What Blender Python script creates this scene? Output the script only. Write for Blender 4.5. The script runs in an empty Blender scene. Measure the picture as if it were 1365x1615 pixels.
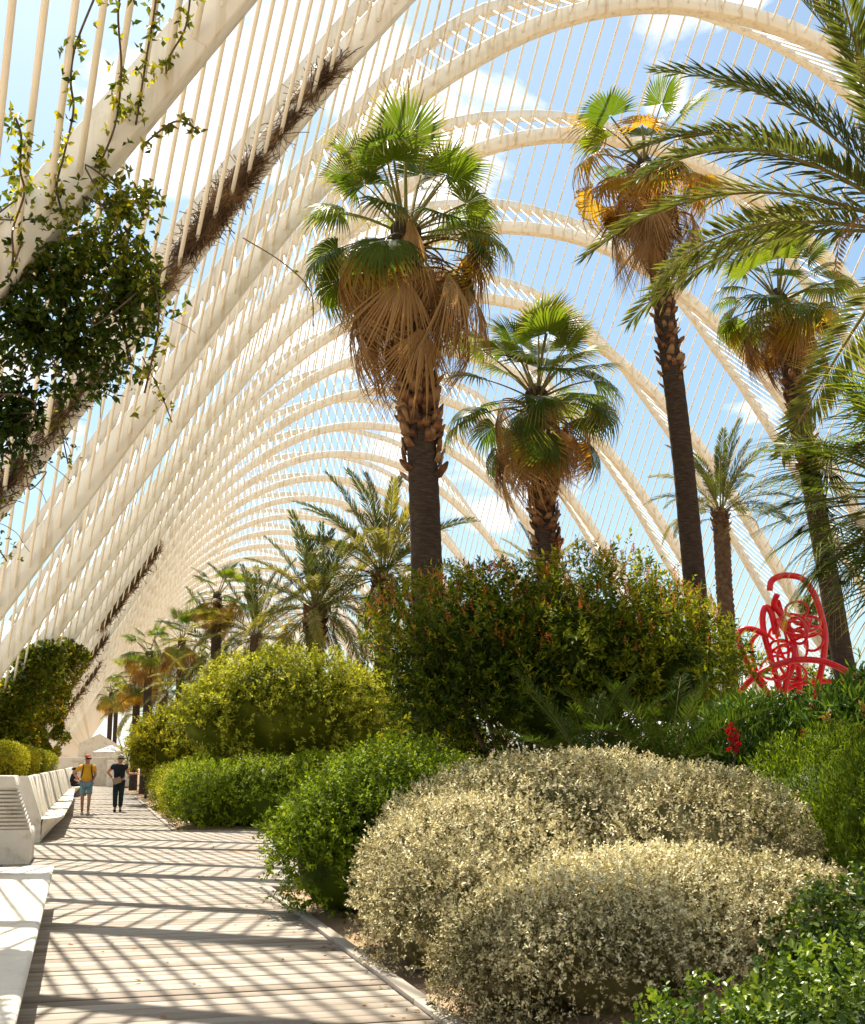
import bpy, bmesh, math, random
import numpy as np
from mathutils import Vector, Matrix, Euler
R = math.radians
random.seed(7)
rng = np.random.default_rng(7)
scene = bpy.context.scene
COL = scene.collection

# ------------------------------------------------------------------ camera, sky, sun, exposure
CAM_H, PITCH, HEAD, FPX = 1.55, 12.0, 15.64, 1860.0
cam_d = bpy.data.cameras.new('camera')
cam_d.sensor_fit = 'HORIZONTAL'; cam_d.sensor_width = 36.0
cam_d.lens = 36.0 * FPX / 1365.0
cam_d.clip_start = 0.05; cam_d.clip_end = 6000
cam = bpy.data.objects.new('camera', cam_d); COL.objects.link(cam)
cam.location = (0, 0, CAM_H); cam.rotation_euler = (R(90 + PITCH), 0, R(-HEAD))
scene.camera = cam

KX, KY = 0.08, 0.545                       # shadow offset per metre of height
to_sun = Vector((-KX, KY, 1)).normalized()
SUN_EL = math.asin(to_sun.z); SUN_AZ = math.atan2(to_sun.x, to_sun.y)
world = bpy.data.worlds.new('World'); scene.world = world; world.use_nodes = True
wn = world.node_tree; wn.nodes.clear()
def N(t, typ, **kw):
    n = t.nodes.new(typ)
    for k, v in kw.items(): setattr(n, k, v)
    return n
wo = N(wn, 'ShaderNodeOutputWorld'); bg = N(wn, 'ShaderNodeBackground')
sky = N(wn, 'ShaderNodeTexSky', sky_type='NISHITA', sun_disc=False)
sky.sun_elevation = SUN_EL; sky.sun_rotation = SUN_AZ
sky.air_density = 1.0; sky.dust_density = 1.8; sky.ozone_density = 1.0
bg.inputs['Strength'].default_value = 0.066
tc = N(wn, 'ShaderNodeTexCoord')
mp = N(wn, 'ShaderNodeMapping'); mp.inputs['Scale'].default_value = (1, 1, 2.2); mp.inputs['Location'].default_value = (3.1, 1.4, 0.9)
nz = N(wn, 'ShaderNodeTexNoise'); nz.inputs['Scale'].default_value = 3.4; nz.inputs['Detail'].default_value = 9; nz.inputs['Roughness'].default_value = 0.56
nz.inputs['Distortion'].default_value = 0.25
cr = N(wn, 'ShaderNodeValToRGB'); cr.color_ramp.elements[0].position = 0.535; cr.color_ramp.elements[1].position = 0.615
nz2 = N(wn, 'ShaderNodeTexNoise'); nz2.inputs['Scale'].default_value = 9; nz2.inputs['Detail'].default_value = 6
cr2 = N(wn, 'ShaderNodeValToRGB')
cr2.color_ramp.elements[0].position = 0.3; cr2.color_ramp.elements[0].color = (7.5, 7.6, 7.8, 1)
cr2.color_ramp.elements[1].position = 0.62; cr2.color_ramp.elements[1].color = (13.0, 12.6, 12.0, 1)
skm = N(wn, 'ShaderNodeMix', data_type='RGBA', blend_type='MULTIPLY'); skm.inputs[0].default_value = 1.0
skm.inputs[7].default_value = (1.02, 1.17, 1.14, 1)
mx = N(wn, 'ShaderNodeMix', data_type='RGBA')
L = wn.links.new
L(tc.outputs['Generated'], mp.inputs['Vector']); L(mp.outputs[0], nz.inputs['Vector']); L(mp.outputs[0], nz2.inputs['Vector'])
L(nz.outputs['Fac'], cr.inputs[0]); L(nz2.outputs['Fac'], cr2.inputs[0])
L(sky.outputs[0], skm.inputs[6])
L(cr.outputs[0], mx.inputs[0]); L(skm.outputs[2], mx.inputs[6]); L(cr2.outputs[0], mx.inputs[7])
L(mx.outputs[2], bg.inputs['Color']); L(bg.outputs[0], wo.inputs['Surface'])

sun_d = bpy.data.lights.new('sun', 'SUN'); sun_d.energy = 5.0; sun_d.angle = R(0.53); sun_d.color = (1.0, 0.92, 0.79)
sun = bpy.data.objects.new('sun', sun_d); COL.objects.link(sun)
sun.rotation_euler = to_sun.to_track_quat('Z', 'Y').to_euler(); sun.location = (0, 0, 60)

scene.view_settings.view_transform = 'Standard'; scene.view_settings.look = 'None'
scene.view_settings.gamma = 1.0; scene.view_settings.use_curve_mapping = False
scene.view_settings.exposure = 1.2
scene.render.engine = 'CYCLES'
scene.cycles.max_bounces = 8; scene.cycles.diffuse_bounces = 4; scene.cycles.transparent_max_bounces = 4
scene.cycles.transmission_bounces = 6; scene.cycles.caustics_reflective = False; scene.cycles.caustics_refractive = False

# ------------------------------------------------------------------ materials
def mat_base(name):
    m = bpy.data.materials.new(name); m.use_nodes = True
    t = m.node_tree; t.nodes.clear()
    return m, t, N(t, 'ShaderNodeOutputMaterial')
def rgba(c): return (c[0], c[1], c[2], 1)
def ramp(t, pts):
    n = N(t, 'ShaderNodeValToRGB'); e = n.color_ramp.elements
    while len(e) < len(pts): e.new(0.5)
    for i, (p, c) in enumerate(pts): e[i].position = p; e[i].color = rgba(c)
    return n
def surf_mat(name, pts, scale=3.0, rough=0.7, bump=0.2, bscale=60, spec=0.3, stretch=(1, 1, 1), coords='Object', detail=6, metallic=0.0, objrnd=0.0, bdist=0.01, shift=False):
    """noise coloured surface with a fine bump"""
    m, t, o = mat_base(name); l = t.links.new
    b = N(t, 'ShaderNodeBsdfPrincipled'); b.inputs['Roughness'].default_value = rough
    b.inputs['Specular IOR Level'].default_value = spec; b.inputs['Metallic'].default_value = metallic
    c = N(t, 'ShaderNodeTexCoord'); mpp = N(t, 'ShaderNodeMapping'); mpp.inputs['Scale'].default_value = stretch
    if shift:
        o2 = N(t, 'ShaderNodeObjectInfo'); va = N(t, 'ShaderNodeVectorMath', operation='ADD'); vm = N(t, 'ShaderNodeVectorMath', operation='SCALE'); vm.inputs['Scale'].default_value = 37.0
        cx_ = N(t, 'ShaderNodeCombineXYZ'); l(o2.outputs['Random'], cx_.inputs[0]); l(o2.outputs['Random'], cx_.inputs[1]); l(cx_.outputs[0], vm.inputs[0])
        l(c.outputs[coords], va.inputs[0]); l(vm.outputs[0], va.inputs[1]); l(va.outputs[0], mpp.inputs[0])
    else: l(c.outputs[coords], mpp.inputs[0])
    n = N(t, 'ShaderNodeTexNoise'); n.inputs['Scale'].default_value = scale; n.inputs['Detail'].default_value = detail; n.inputs['Roughness'].default_value = 0.62
    l(mpp.outputs[0], n.inputs['Vector'])
    r = ramp(t, pts)
    if objrnd:
        oi = N(t, 'ShaderNodeObjectInfo'); ma = N(t, 'ShaderNodeMath', operation='MULTIPLY_ADD')
        ma.inputs[1].default_value = objrnd; l(oi.outputs['Random'], ma.inputs[0])
        sb = N(t, 'ShaderNodeMath', operation='SUBTRACT'); sb.inputs[1].default_value = objrnd / 2
        l(n.outputs['Fac'], ma.inputs[2]); l(ma.outputs[0], sb.inputs[0]); l(sb.outputs[0], r.inputs[0])
    else: l(n.outputs['Fac'], r.inputs[0])
    l(r.outputs[0], b.inputs['Base Color'])
    if bump:
        n2 = N(t, 'ShaderNodeTexNoise'); n2.inputs['Scale'].default_value = bscale; n2.inputs['Detail'].default_value = 5
        l(mpp.outputs[0], n2.inputs['Vector'])
        bp = N(t, 'ShaderNodeBump'); bp.inputs['Strength'].default_value = bump; bp.inputs['Distance'].default_value = bdist
        l(n2.outputs['Fac'], bp.inputs['Height']); l(bp.outputs[0], b.inputs['Normal'])
    l(b.outputs[0], o.inputs[0])
    return m
def leaf_mat(name, cols, rough=0.45, trans=0.45, tcol=None, spec=0.22, tip=None, objmix=0.25, back=None):
    """leaf colours picked by the per-leaf attribute 'rnd'; optional colour towards the leaf tip ('tip' attribute)"""
    m, t, o = mat_base(name); l = t.links.new
    a = N(t, 'ShaderNodeAttribute', attribute_name='rnd')
    oi = N(t, 'ShaderNodeObjectInfo')
    mxx = N(t, 'ShaderNodeMix', data_type='FLOAT'); mxx.inputs[0].default_value = objmix
    l(a.outputs['Fac'], mxx.inputs[2]); l(oi.outputs['Random'], mxx.inputs[3])
    r = ramp(t, [(i / max(1, len(cols) - 1), c) for i, c in enumerate(cols)])
    l(mxx.outputs[0], r.inputs[0])
    col = r.outputs[0]
    if tip:
        ta = N(t, 'ShaderNodeAttribute', attribute_name='tip')
        tr = ramp(t, [(tip[0], (0, 0, 0)), (tip[1], (1, 1, 1))]); l(ta.outputs['Fac'], tr.inputs[0])
        mc = N(t, 'ShaderNodeMix', data_type='RGBA'); l(tr.outputs[0], mc.inputs[0]); l(col, mc.inputs[6]); mc.inputs[7].default_value = rgba(tip[2]); col = mc.outputs[2]
    b = N(t, 'ShaderNodeBsdfPrincipled'); b.inputs['Roughness'].default_value = rough; b.inputs['Specular IOR Level'].default_value = spec
    l(col, b.inputs['Base Color'])
    tb = N(t, 'ShaderNodeBsdfTranslucent')
    ml = N(t, 'ShaderNodeMix', data_type='RGBA', blend_type='MULTIPLY'); ml.inputs[0].default_value = 1
    ml.inputs[7].default_value = rgba(tcol or (1.9, 1.8, 0.7)); l(col, ml.inputs[6]); l(ml.outputs[2], tb.inputs['Color'])
    ms = N(t, 'ShaderNodeMixShader'); ms.inputs[0].default_value = trans
    l(b.outputs[0], ms.inputs[1]); l(tb.outputs[0], ms.inputs[2]); l(ms.outputs[0], o.inputs[0])
    return m

def steel_mat():
    m, t, o = mat_base('painted_steel'); l = t.links.new
    b = N(t, 'ShaderNodeBsdfPrincipled'); b.inputs['Roughness'].default_value = 0.5; b.inputs['Specular IOR Level'].default_value = 0.35
    c = N(t, 'ShaderNodeTexCoord')
    n = N(t, 'ShaderNodeTexNoise'); n.inputs['Scale'].default_value = 0.9; n.inputs['Detail'].default_value = 7; n.inputs['Roughness'].default_value = 0.65
    l(c.outputs['Object'], n.inputs['Vector'])
    r = ramp(t, [(0.3, (0.78, 0.735, 0.62)), (0.55, (0.85, 0.82, 0.72)), (0.75, (0.82, 0.775, 0.66))]); l(n.outputs['Fac'], r.inputs[0])
    n2 = N(t, 'ShaderNodeTexNoise'); n2.inputs['Scale'].default_value = 2.3; n2.inputs['Detail'].default_value = 9; n2.inputs['Roughness'].default_value = 0.75
    l(c.outputs['Object'], n2.inputs['Vector'])
    r2 = ramp(t, [(0.60, (0, 0, 0)), (0.78, (1, 1, 1))]); l(n2.outputs['Fac'], r2.inputs[0])
    mm = N(t, 'ShaderNodeMath', operation='MULTIPLY'); mm.inputs[1].default_value = 0.55; l(r2.outputs[0], mm.inputs[0])
    mc = N(t, 'ShaderNodeMix', data_type='RGBA'); l(mm.outputs[0], mc.inputs[0]); l(r.outputs[0], mc.inputs[6]); mc.inputs[7].default_value = (0.55, 0.33, 0.13, 1)
    mq = N(t, 'ShaderNodeMapping'); mq.inputs['Scale'].default_value = (5, 5, 0.35); l(c.outputs['Object'], mq.inputs[0])
    n3 = N(t, 'ShaderNodeTexNoise'); n3.inputs['Scale'].default_value = 1.6; n3.inputs['Detail'].default_value = 6; l(mq.outputs[0], n3.inputs['Vector'])
    r3 = ramp(t, [(0.50, (1, 1, 1)), (0.72, (0.74, 0.66, 0.54))]); l(n3.outputs['Fac'], r3.inputs[0])
    ms = N(t, 'ShaderNodeMix', data_type='RGBA', blend_type='MULTIPLY'); ms.inputs[0].default_value = 1.0; l(mc.outputs[2], ms.inputs[6]); l(r3.outputs[0], ms.inputs[7])
    l(ms.outputs[2], b.inputs['Base Color'])
    bp = N(t, 'ShaderNodeBump'); bp.inputs['Strength'].default_value = 0.08; bp.inputs['Distance'].default_value = 0.01
    l(n2.outputs['Fac'], bp.inputs['Height']); l(bp.outputs[0], b.inputs['Normal'])
    l(b.outputs[0], o.inputs[0]); return m
M = {}
M['steel'] = steel_mat()
M['board'] = surf_mat('weathered_boards', [(0.2, (0.22, 0.18, 0.137)), (0.5, (0.315, 0.272, 0.222)), (0.85, (0.38, 0.335, 0.275))], scale=4, rough=0.75, bump=0.2, bscale=16, stretch=(0.3, 3.5, 1), objrnd=0.6, spec=0.25, bdist=0.006, coords='Object', shift=True)
M['concrete'] = surf_mat('white_concrete', [(0.28, (0.44, 0.38, 0.29)), (0.46, (0.70, 0.64, 0.53)), (0.8, (0.78, 0.73, 0.63))], scale=3.4, rough=0.8, bump=0.5, bscale=45, detail=10)
M['soil'] = surf_mat('sandy_soil', [(0.25, (0.20, 0.11, 0.05)), (0.5, (0.36, 0.22, 0.12)), (0.75, (0.46, 0.32, 0.19))], scale=6, rough=0.95, bump=0.8, bscale=30, spec=0.1, bdist=0.03)
M['ground'] = surf_mat('dry_ground', [(0.25, (0.20, 0.13, 0.07)), (0.5, (0.33, 0.23, 0.14)), (0.75, (0.43, 0.32, 0.2))], scale=1.3, rough=0.95, bump=0.7, bscale=22, spec=0.1, bdist=0.03)
M['bark_smooth'] = surf_mat('fan_palm_bark', [(0.25, (0.03, 0.021, 0.015)), (0.5, (0.058, 0.041, 0.03)), (0.75, (0.10, 0.072, 0.052))], scale=7, rough=0.9, bump=0.9, bscale=14, stretch=(1, 1, 5), spec=0.15, bdist=0.02)
M['bark_boot'] = surf_mat('leaf_base_brown', [(0.25, (0.07, 0.033, 0.016)), (0.5, (0.18, 0.085, 0.04)), (0.8, (0.34, 0.21, 0.10))], scale=9, rough=0.85, bump=0.6, bscale=40, objrnd=0.5, spec=0.2)
M['bark_date'] = surf_mat('date_palm_bark', [(0.25, (0.05, 0.033, 0.022)), (0.5, (0.12, 0.078, 0.05)), (0.8, (0.22, 0.15, 0.09))], scale=10, rough=0.95, bump=0.8, bscale=30, spec=0.1)
M['stem'] = surf_mat('shrub_stem', [(0.3, (0.07, 0.05, 0.035)), (0.7, (0.17, 0.125, 0.085))], scale=12, rough=0.9, bump=0.5, bscale=50, spec=0.15)
M['twig'] = surf_mat('dry_twigs', [(0.3, (0.05, 0.03, 0.017)), (0.5, (0.14, 0.085, 0.045)), (0.72, (0.42, 0.25, 0.11))], scale=2.6, rough=0.9, bump=0, spec=0.1)
M['fan_green'] = leaf_mat('fan_leaf_green', [(0.03, 0.06, 0.008), (0.075, 0.12, 0.013), (0.16, 0.19, 0.022)], trans=0.45, tip=(0.65, 1.02, (0.34, 0.26, 0.08)), objmix=0.7, rough=0.38, spec=0.15)
M['fan_yellow'] = leaf_mat('fan_leaf_yellow', [(0.13, 0.13, 0.014), (0.32, 0.22, 0.016), (0.46, 0.24, 0.02)], trans=0.55, tip=(0.55, 1.0, (0.36, 0.17, 0.04)), tcol=(1.8, 1.5, 0.6), objmix=0.7)
M['fan_dead'] = leaf_mat('fan_leaf_dead', [(0.12, 0.06, 0.024), (0.30, 0.175, 0.07), (0.52, 0.36, 0.17)], trans=0.3, tcol=(1.4, 1.15, 0.75), rough=0.8, spec=0.15, objmix=0.6)
M['petiole'] = surf_mat('petiole', [(0.3, (0.11, 0.12, 0.025)), (0.7, (0.26, 0.21, 0.06))], scale=6, rough=0.5, bump=0)
M['date_green'] = leaf_mat('date_leaf', [(0.03, 0.055, 0.014), (0.075, 0.10, 0.026), (0.15, 0.165, 0.045)], trans=0.33, objmix=0.5, tip=(0.75, 1.05, (0.26, 0.22, 0.10)), rough=0.4, tcol=(1.7, 1.6, 0.7), spec=0.15)
M['date_pale'] = leaf_mat('date_leaf_pale', [(0.12, 0.14, 0.03), (0.22, 0.21, 0.05), (0.35, 0.29, 0.09)], trans=0.42, objmix=0.5, tip=(0.75, 1.05, (0.34, 0.24, 0.10)), rough=0.45, tcol=(1.6, 1.5, 0.7))
M['date_dead'] = leaf_mat('date_leaf_dead', [(0.19, 0.11, 0.05), (0.30, 0.19, 0.09)], trans=0.25, objmix=0.5, tcol=(1.4, 1.2, 0.8), rough=0.8)
M['cycad'] = leaf_mat('cycad_leaf', [(0.018, 0.036, 0.006), (0.05, 0.085, 0.012), (0.13, 0.165, 0.025)], trans=0.3, objmix=0.5, rough=0.5, spec=0.1)
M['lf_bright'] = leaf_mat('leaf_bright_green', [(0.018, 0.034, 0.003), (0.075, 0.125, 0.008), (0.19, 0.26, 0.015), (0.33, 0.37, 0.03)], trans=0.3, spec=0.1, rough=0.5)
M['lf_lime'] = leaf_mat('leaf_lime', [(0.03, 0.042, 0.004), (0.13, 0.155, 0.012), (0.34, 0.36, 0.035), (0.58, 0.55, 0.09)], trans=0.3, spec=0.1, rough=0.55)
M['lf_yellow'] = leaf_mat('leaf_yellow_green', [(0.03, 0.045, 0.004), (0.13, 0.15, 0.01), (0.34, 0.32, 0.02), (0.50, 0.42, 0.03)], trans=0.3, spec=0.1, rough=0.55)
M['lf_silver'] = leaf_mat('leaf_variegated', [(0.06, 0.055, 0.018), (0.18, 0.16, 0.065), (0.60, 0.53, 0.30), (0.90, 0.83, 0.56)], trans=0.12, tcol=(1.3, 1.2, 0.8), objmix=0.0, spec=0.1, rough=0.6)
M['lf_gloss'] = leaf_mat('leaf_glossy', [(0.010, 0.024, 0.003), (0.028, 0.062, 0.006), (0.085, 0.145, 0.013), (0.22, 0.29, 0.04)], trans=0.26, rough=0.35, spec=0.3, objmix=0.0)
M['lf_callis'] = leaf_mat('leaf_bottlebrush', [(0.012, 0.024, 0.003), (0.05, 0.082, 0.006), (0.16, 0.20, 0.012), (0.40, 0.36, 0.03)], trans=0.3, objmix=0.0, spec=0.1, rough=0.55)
M['flower_or'] = leaf_mat('flower_orange', [(0.48, 0.11, 0.035), (0.60, 0.24, 0.09)], trans=0.4, tcol=(1.4, 1.1, 0.7), objmix=0.0)
M['flower_red'] = leaf_mat('flower_red', [(0.42, 0.01, 0.012), (0.55, 0.03, 0.03)], trans=0.3, tcol=(1.3, 0.6, 0.6), objmix=0.0)
M['flower_ye'] = leaf_mat('flower_yellow', [(0.42, 0.27, 0.06), (0.62, 0.45, 0.16)], trans=0.3, tcol=(1.3, 1.1, 0.6), objmix=0.0)
M['lf_vine'] = leaf_mat('leaf_vine', [(0.012, 0.026, 0.004), (0.035, 0.065, 0.007), (0.11, 0.14, 0.014), (0.40, 0.36, 0.03)], trans=0.34, objmix=0.0, rough=0.35, spec=0.12)
M['lf_vine_or'] = leaf_mat('leaf_vine_autumn', [(0.03, 0.05, 0.006), (0.10, 0.13, 0.01), (0.32, 0.24, 0.02), (0.50, 0.20, 0.03)], trans=0.4, objmix=0.0, spec=0.1)
M['lf_oleander'] = leaf_mat('leaf_oleander', [(0.018, 0.038, 0.008), (0.05, 0.10, 0.014), (0.13, 0.21, 0.03)], trans=0.28, objmix=0.0, rough=0.35, spec=0.15)
M['red'] = surf_mat('red_paint', [(0.3, (0.76, 0.008, 0.018)), (0.7, (0.85, 0.014, 0.024))], scale=3, rough=0.3, bump=0.03, spec=0.5)
def flat(name, c, rough=0.7, var=0.15, spec=0.3, scale=8):
    lo = tuple(x * (1 - var) for x in c); hi = tuple(min(1, x * (1 + var)) for x in c)
    return surf_mat(name, [(0.3, lo), (0.7, hi)], scale=scale, rough=rough, bump=0.15, bscale=60, spec=spec)
M['skin'] = flat('skin', (0.48, 0.23, 0.14), 0.55, 0.06)
M['shirt_y'] = flat('yellow_cotton', (0.72, 0.36, 0.02), 0.85)
M['shorts'] = flat('blue_denim', (0.16, 0.27, 0.33), 0.85)
M['cap'] = flat('red_cap', (0.42, 0.10, 0.08), 0.8)
M['black'] = flat('black_cloth', (0.012, 0.016, 0.022), 0.85)
M['navy'] = flat('dark_trousers', (0.012, 0.026, 0.034), 0.85)
M['hair_grey'] = flat('grey_hair', (0.45, 0.40, 0.36), 0.7, 0.3)
M['hair_dark'] = flat('dark_hair', (0.02, 0.015, 0.012), 0.6, 0.3)
M['bag'] = flat('beige_bag', (0.34, 0.25, 0.17), 0.7, 0.35, scale=40)
M['white_shoe'] = flat('white_shoe', (0.72, 0.68, 0.62), 0.6)
M['glass_dark'] = flat('dark_lens', (0.01, 0.01, 0.012), 0.15)
M['canvas'] = flat('white_canvas', (0.80, 0.80, 0.80), 0.8, 0.03)
M['vent_dark'] = flat('vent_recess', (0.05, 0.04, 0.03), 0.9)

# ------------------------------------------------------------------ helpers
def link(name, me, mat=None, parent=None, kind=None):
    o = bpy.data.objects.new(name, me); COL.objects.link(o)
    if mat is not None and me is not None and not me.materials: me.materials.append(mat)
    if parent is not None: o.parent = parent
    if kind: o['kind'] = kind
    return o
def thing(name, label, cat, loc=(0, 0, 0), group=None, rotz=0.0):
    o = bpy.data.objects.new(name, None); COL.objects.link(o); o.location = loc; o.rotation_euler = (0, 0, rotz)
    o.empty_display_size = 0.1
    o['label'] = label; o['category'] = cat
    if group: o['group'] = group
    return o
def np_mesh(name, V, F, attrs=None, smooth=False):
    """V (n,3); F (m,3) or (m,4) int array or list of such arrays"""
    me = bpy.data.meshes.new(name)
    V = np.asarray(V, dtype=np.float32)
    Fs = F if isinstance(F, list) else [F]
    Fs = [np.asarray(f, dtype=np.int32) for f in Fs if len(f)]
    me.vertices.add(len(V)); me.vertices.foreach_set('co', V.ravel())
    nl = sum(f.size for f in Fs); nf = sum(len(f) for f in Fs)
    me.loops.add(nl); me.polygons.add(nf)
    me.loops.foreach_set('vertex_index', np.concatenate([f.ravel() for f in Fs]))
    starts = []; s = 0
    for f in Fs:
        k = f.shape[1]; starts.append(s + np.arange(len(f)) * k); s += f.size
    me.polygons.foreach_set('loop_start', np.concatenate(starts).astype(np.int32))
    if attrs:
        for k, a in attrs.items():
            at = me.attributes.new(k, 'FLOAT', 'POINT'); at.data.foreach_set('value', np.asarray(a, dtype=np.float32))
    me.update(calc_edges=True); me.validate()
    if smooth: me.polygons.foreach_set('use_smooth', np.ones(nf, dtype=bool))
    return me
def unit(a): return a / np.maximum(np.linalg.norm(a, axis=-1, keepdims=True), 1e-9)
class MB:
    def __init__(s): s.v = []; s.q = []; s.t = []; s.n = 0; s.rnd = []; s.tip = []
    def add(s, V, q=None, t=None, rnd=0.5, tip=0.0):
        V = np.asarray(V, float)
        s.v.append(V)
        if q is not None and len(q): s.q.append(np.asarray(q, int) + s.n)
        if t is not None and len(t): s.t.append(np.asarray(t, int) + s.n)
        s.rnd.append(np.broadcast_to(np.asarray(rnd, float), (len(V),))); s.tip.append(np.broadcast_to(np.asarray(tip, float), (len(V),)))
        s.n += len(V)
    def box(s, c, d, rot=None):
        x, y, z = np.array(d) / 2
        V = np.array([(a * x, b * y, e * z) for e in (-1, 1) for b in (-1, 1) for a in (-1, 1)])
        if rot is not None: V = V @ np.array(rot).T
        s.add(V + np.array(c), q=[(0, 2, 3, 1), (4, 5, 7, 6), (0, 1, 5, 4), (2, 6, 7, 3), (0, 4, 6, 2), (1, 3, 7, 5)])
    def tube(s, pts, rad, k=8, cap=True, rnd=0.5, closed=False):
        P = np.asarray(pts, float); n = len(P); rad = np.broadcast_to(np.asarray(rad, float), (n,))
        T = np.gradient(P, axis=0) if not closed else (np.roll(P, -1, 0) - np.roll(P, 1, 0)); T = unit(T)
        ref = np.array([0, 0, 1.0]) if abs(T[0][2]) < 0.9 else np.array([1.0, 0, 0])
        A = []; u = unit(np.cross(T[0], ref))
        for i in range(n):
            u = u - T[i] * np.dot(u, T[i]); u = unit(u); A.append(u)
        A = np.array(A); B = np.cross(T, A)
        ang = np.arange(k) * 2 * np.pi / k
        V = P[:, None] + rad[:, None, None] * (np.cos(ang)[None, :, None] * A[:, None] + np.sin(ang)[None, :, None] * B[:, None])
        V = V.reshape(-1, 3)
        m = n if closed else n - 1
        q = [(i * k + j, i * k + (j + 1) % k, ((i + 1) % n) * k + (j + 1) % k, ((i + 1) % n) * k + j) for i in range(m) for j in range(k)]
        t = []
        if cap and not closed:
            V = np.vstack([V, P[0], P[-1]]); a, b = n * k, n * k + 1
            t = [(a, (j + 1) % k, j) for j in range(k)] + [(b, (n - 1) * k + j, (n - 1) * k + (j + 1) % k) for j in range(k)]
        s.add(V, q=q, t=t, rnd=rnd)
    def loft(s, rings, caps=True, closed=True):
        """rings: list of equal-length closed polygons"""
        k = len(rings[0]); V = np.vstack(rings); n = len(rings)
        q = [(i * k + j, i * k + (j + 1) % k, (i + 1) * k + (j + 1) % k, (i + 1) * k + j) for i in range(n - 1) for j in range(k if closed else k - 1)]
        s.add(V, q=q)
        if caps:
            for r, rev in ((rings[0], True), (rings[-1], False)):
                r = np.asarray(r); c = r.mean(0)
                t = [(0, 1 + j, 1 + (j + 1) % k) if not rev else (0, 1 + (j + 1) % k, 1 + j) for j in range(k)]
                s.add(np.vstack([c, r]), t=t)
    def mesh(s, name, smooth=False, attrs=False):
        F = []
        if s.q: F.append(np.vstack(s.q))
        if s.t: F.append(np.vstack(s.t))
        at = {'rnd': np.concatenate(s.rnd), 'tip': np.concatenate(s.tip)} if attrs else None
        return np_mesh(name, np.vstack(s.v), F, at, smooth)
    def build(s, name, mat, parent=None, smooth=False, attrs=False, kind=None):
        return link(name, s.mesh(name, smooth, attrs), mat, parent, kind)
def bevel_obj(o, w=0.01, seg=2):
    md = o.modifiers.new('bevel', 'BEVEL'); md.width = w; md.segments = seg; md.limit_method = 'ANGLE'
    return o
def spline(pts, n=60, closed=False):
    """Catmull-Rom"""
    P = np.asarray(pts, float); m = len(P)
    if closed: idx = lambda i: P[i % m]; segs = m
    else: idx = lambda i: P[min(max(i, 0), m - 1)]; segs = m - 1
    out = []
    tt = np.linspace(0, segs, n, endpoint=not closed)
    for t in tt:
        i = min(int(t), segs - 1); f = t - i
        p0, p1, p2, p3 = idx(i - 1), idx(i), idx(i + 1), idx(i + 2)
        out.append(0.5 * ((2 * p1) + (-p0 + p2) * f + (2 * p0 - 5 * p1 + 4 * p2 - p3) * f * f + (-p0 + 3 * p1 - 3 * p2 + p3) * f ** 3))
    return np.array(out)
_W = rng.normal(size=(14, 3)); _W = _W / np.linalg.norm(_W, axis=1, keepdims=True) * rng.uniform(0.6, 2.2, (14, 1)); _PH = rng.uniform(0, 6.28, 14)
def vnoise(P, f=1.0, seed=0):
    a = np.sin((P * f) @ _W.T + _PH + seed * 1.7)
    return a.mean(-1) * 2.2

# ------------------------------------------------------------------ the setting: ground, boardwalk
def ground_z(x, y):
    s = lambda a, b, v: np.clip((v - a) / (b - a), 0, 1) ** 2 * (3 - 2 * np.clip((v - a) / (b - a), 0, 1))
    bed1 = s(2.3, 4.5, x) * s(15.3, 13.5, y)
    bed2 = s(2.0, 5.0, x) * s(28.6, 31, y)
    right = s(5.2, 7.0, x)
    h = np.maximum(np.maximum(bed1, bed2), right) * 0.55 * s(38, 30, x) * s(130, 90, y)
    return -0.07 + 0.05 * s(2.2, 2.4, x) + h
gx = np.unique(np.concatenate([[-3000, -1500, -600, -300, -120, -60, -30], np.arange(-14, 40, 0.35), [50, 70, 120, 300, 600, 1500, 3000]]))
gy = np.unique(np.concatenate([[-3000, -1500, -600, -200, -80, -30], np.arange(-10, 40, 0.35), np.arange(40, 140, 3), [180, 300, 600, 1500, 3000]]))
GX, GY = np.meshgrid(gx, gy); GZ = ground_z(GX, GY)
inner = (GX > 2.3) & (GX < 35) & (GY > -9) & (GY < 60)
GZ = GZ + inner * 0.03 * vnoise(np.stack([GX, GY, GX * 0], -1), 2.5)
k = len(gx); idx = np.arange(len(gx) * len(gy)).reshape(len(gy), len(gx))
F = np.stack([idx[:-1, :-1], idx[:-1, 1:], idx[1:, 1:], idx[1:, :-1]], -1).reshape(-1, 4)
g = link('ground', np_mesh('ground', np.stack([GX, GY, GZ], -1).reshape(-1, 3), F, smooth=True), M['ground']); g['kind'] = 'structure'

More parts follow.
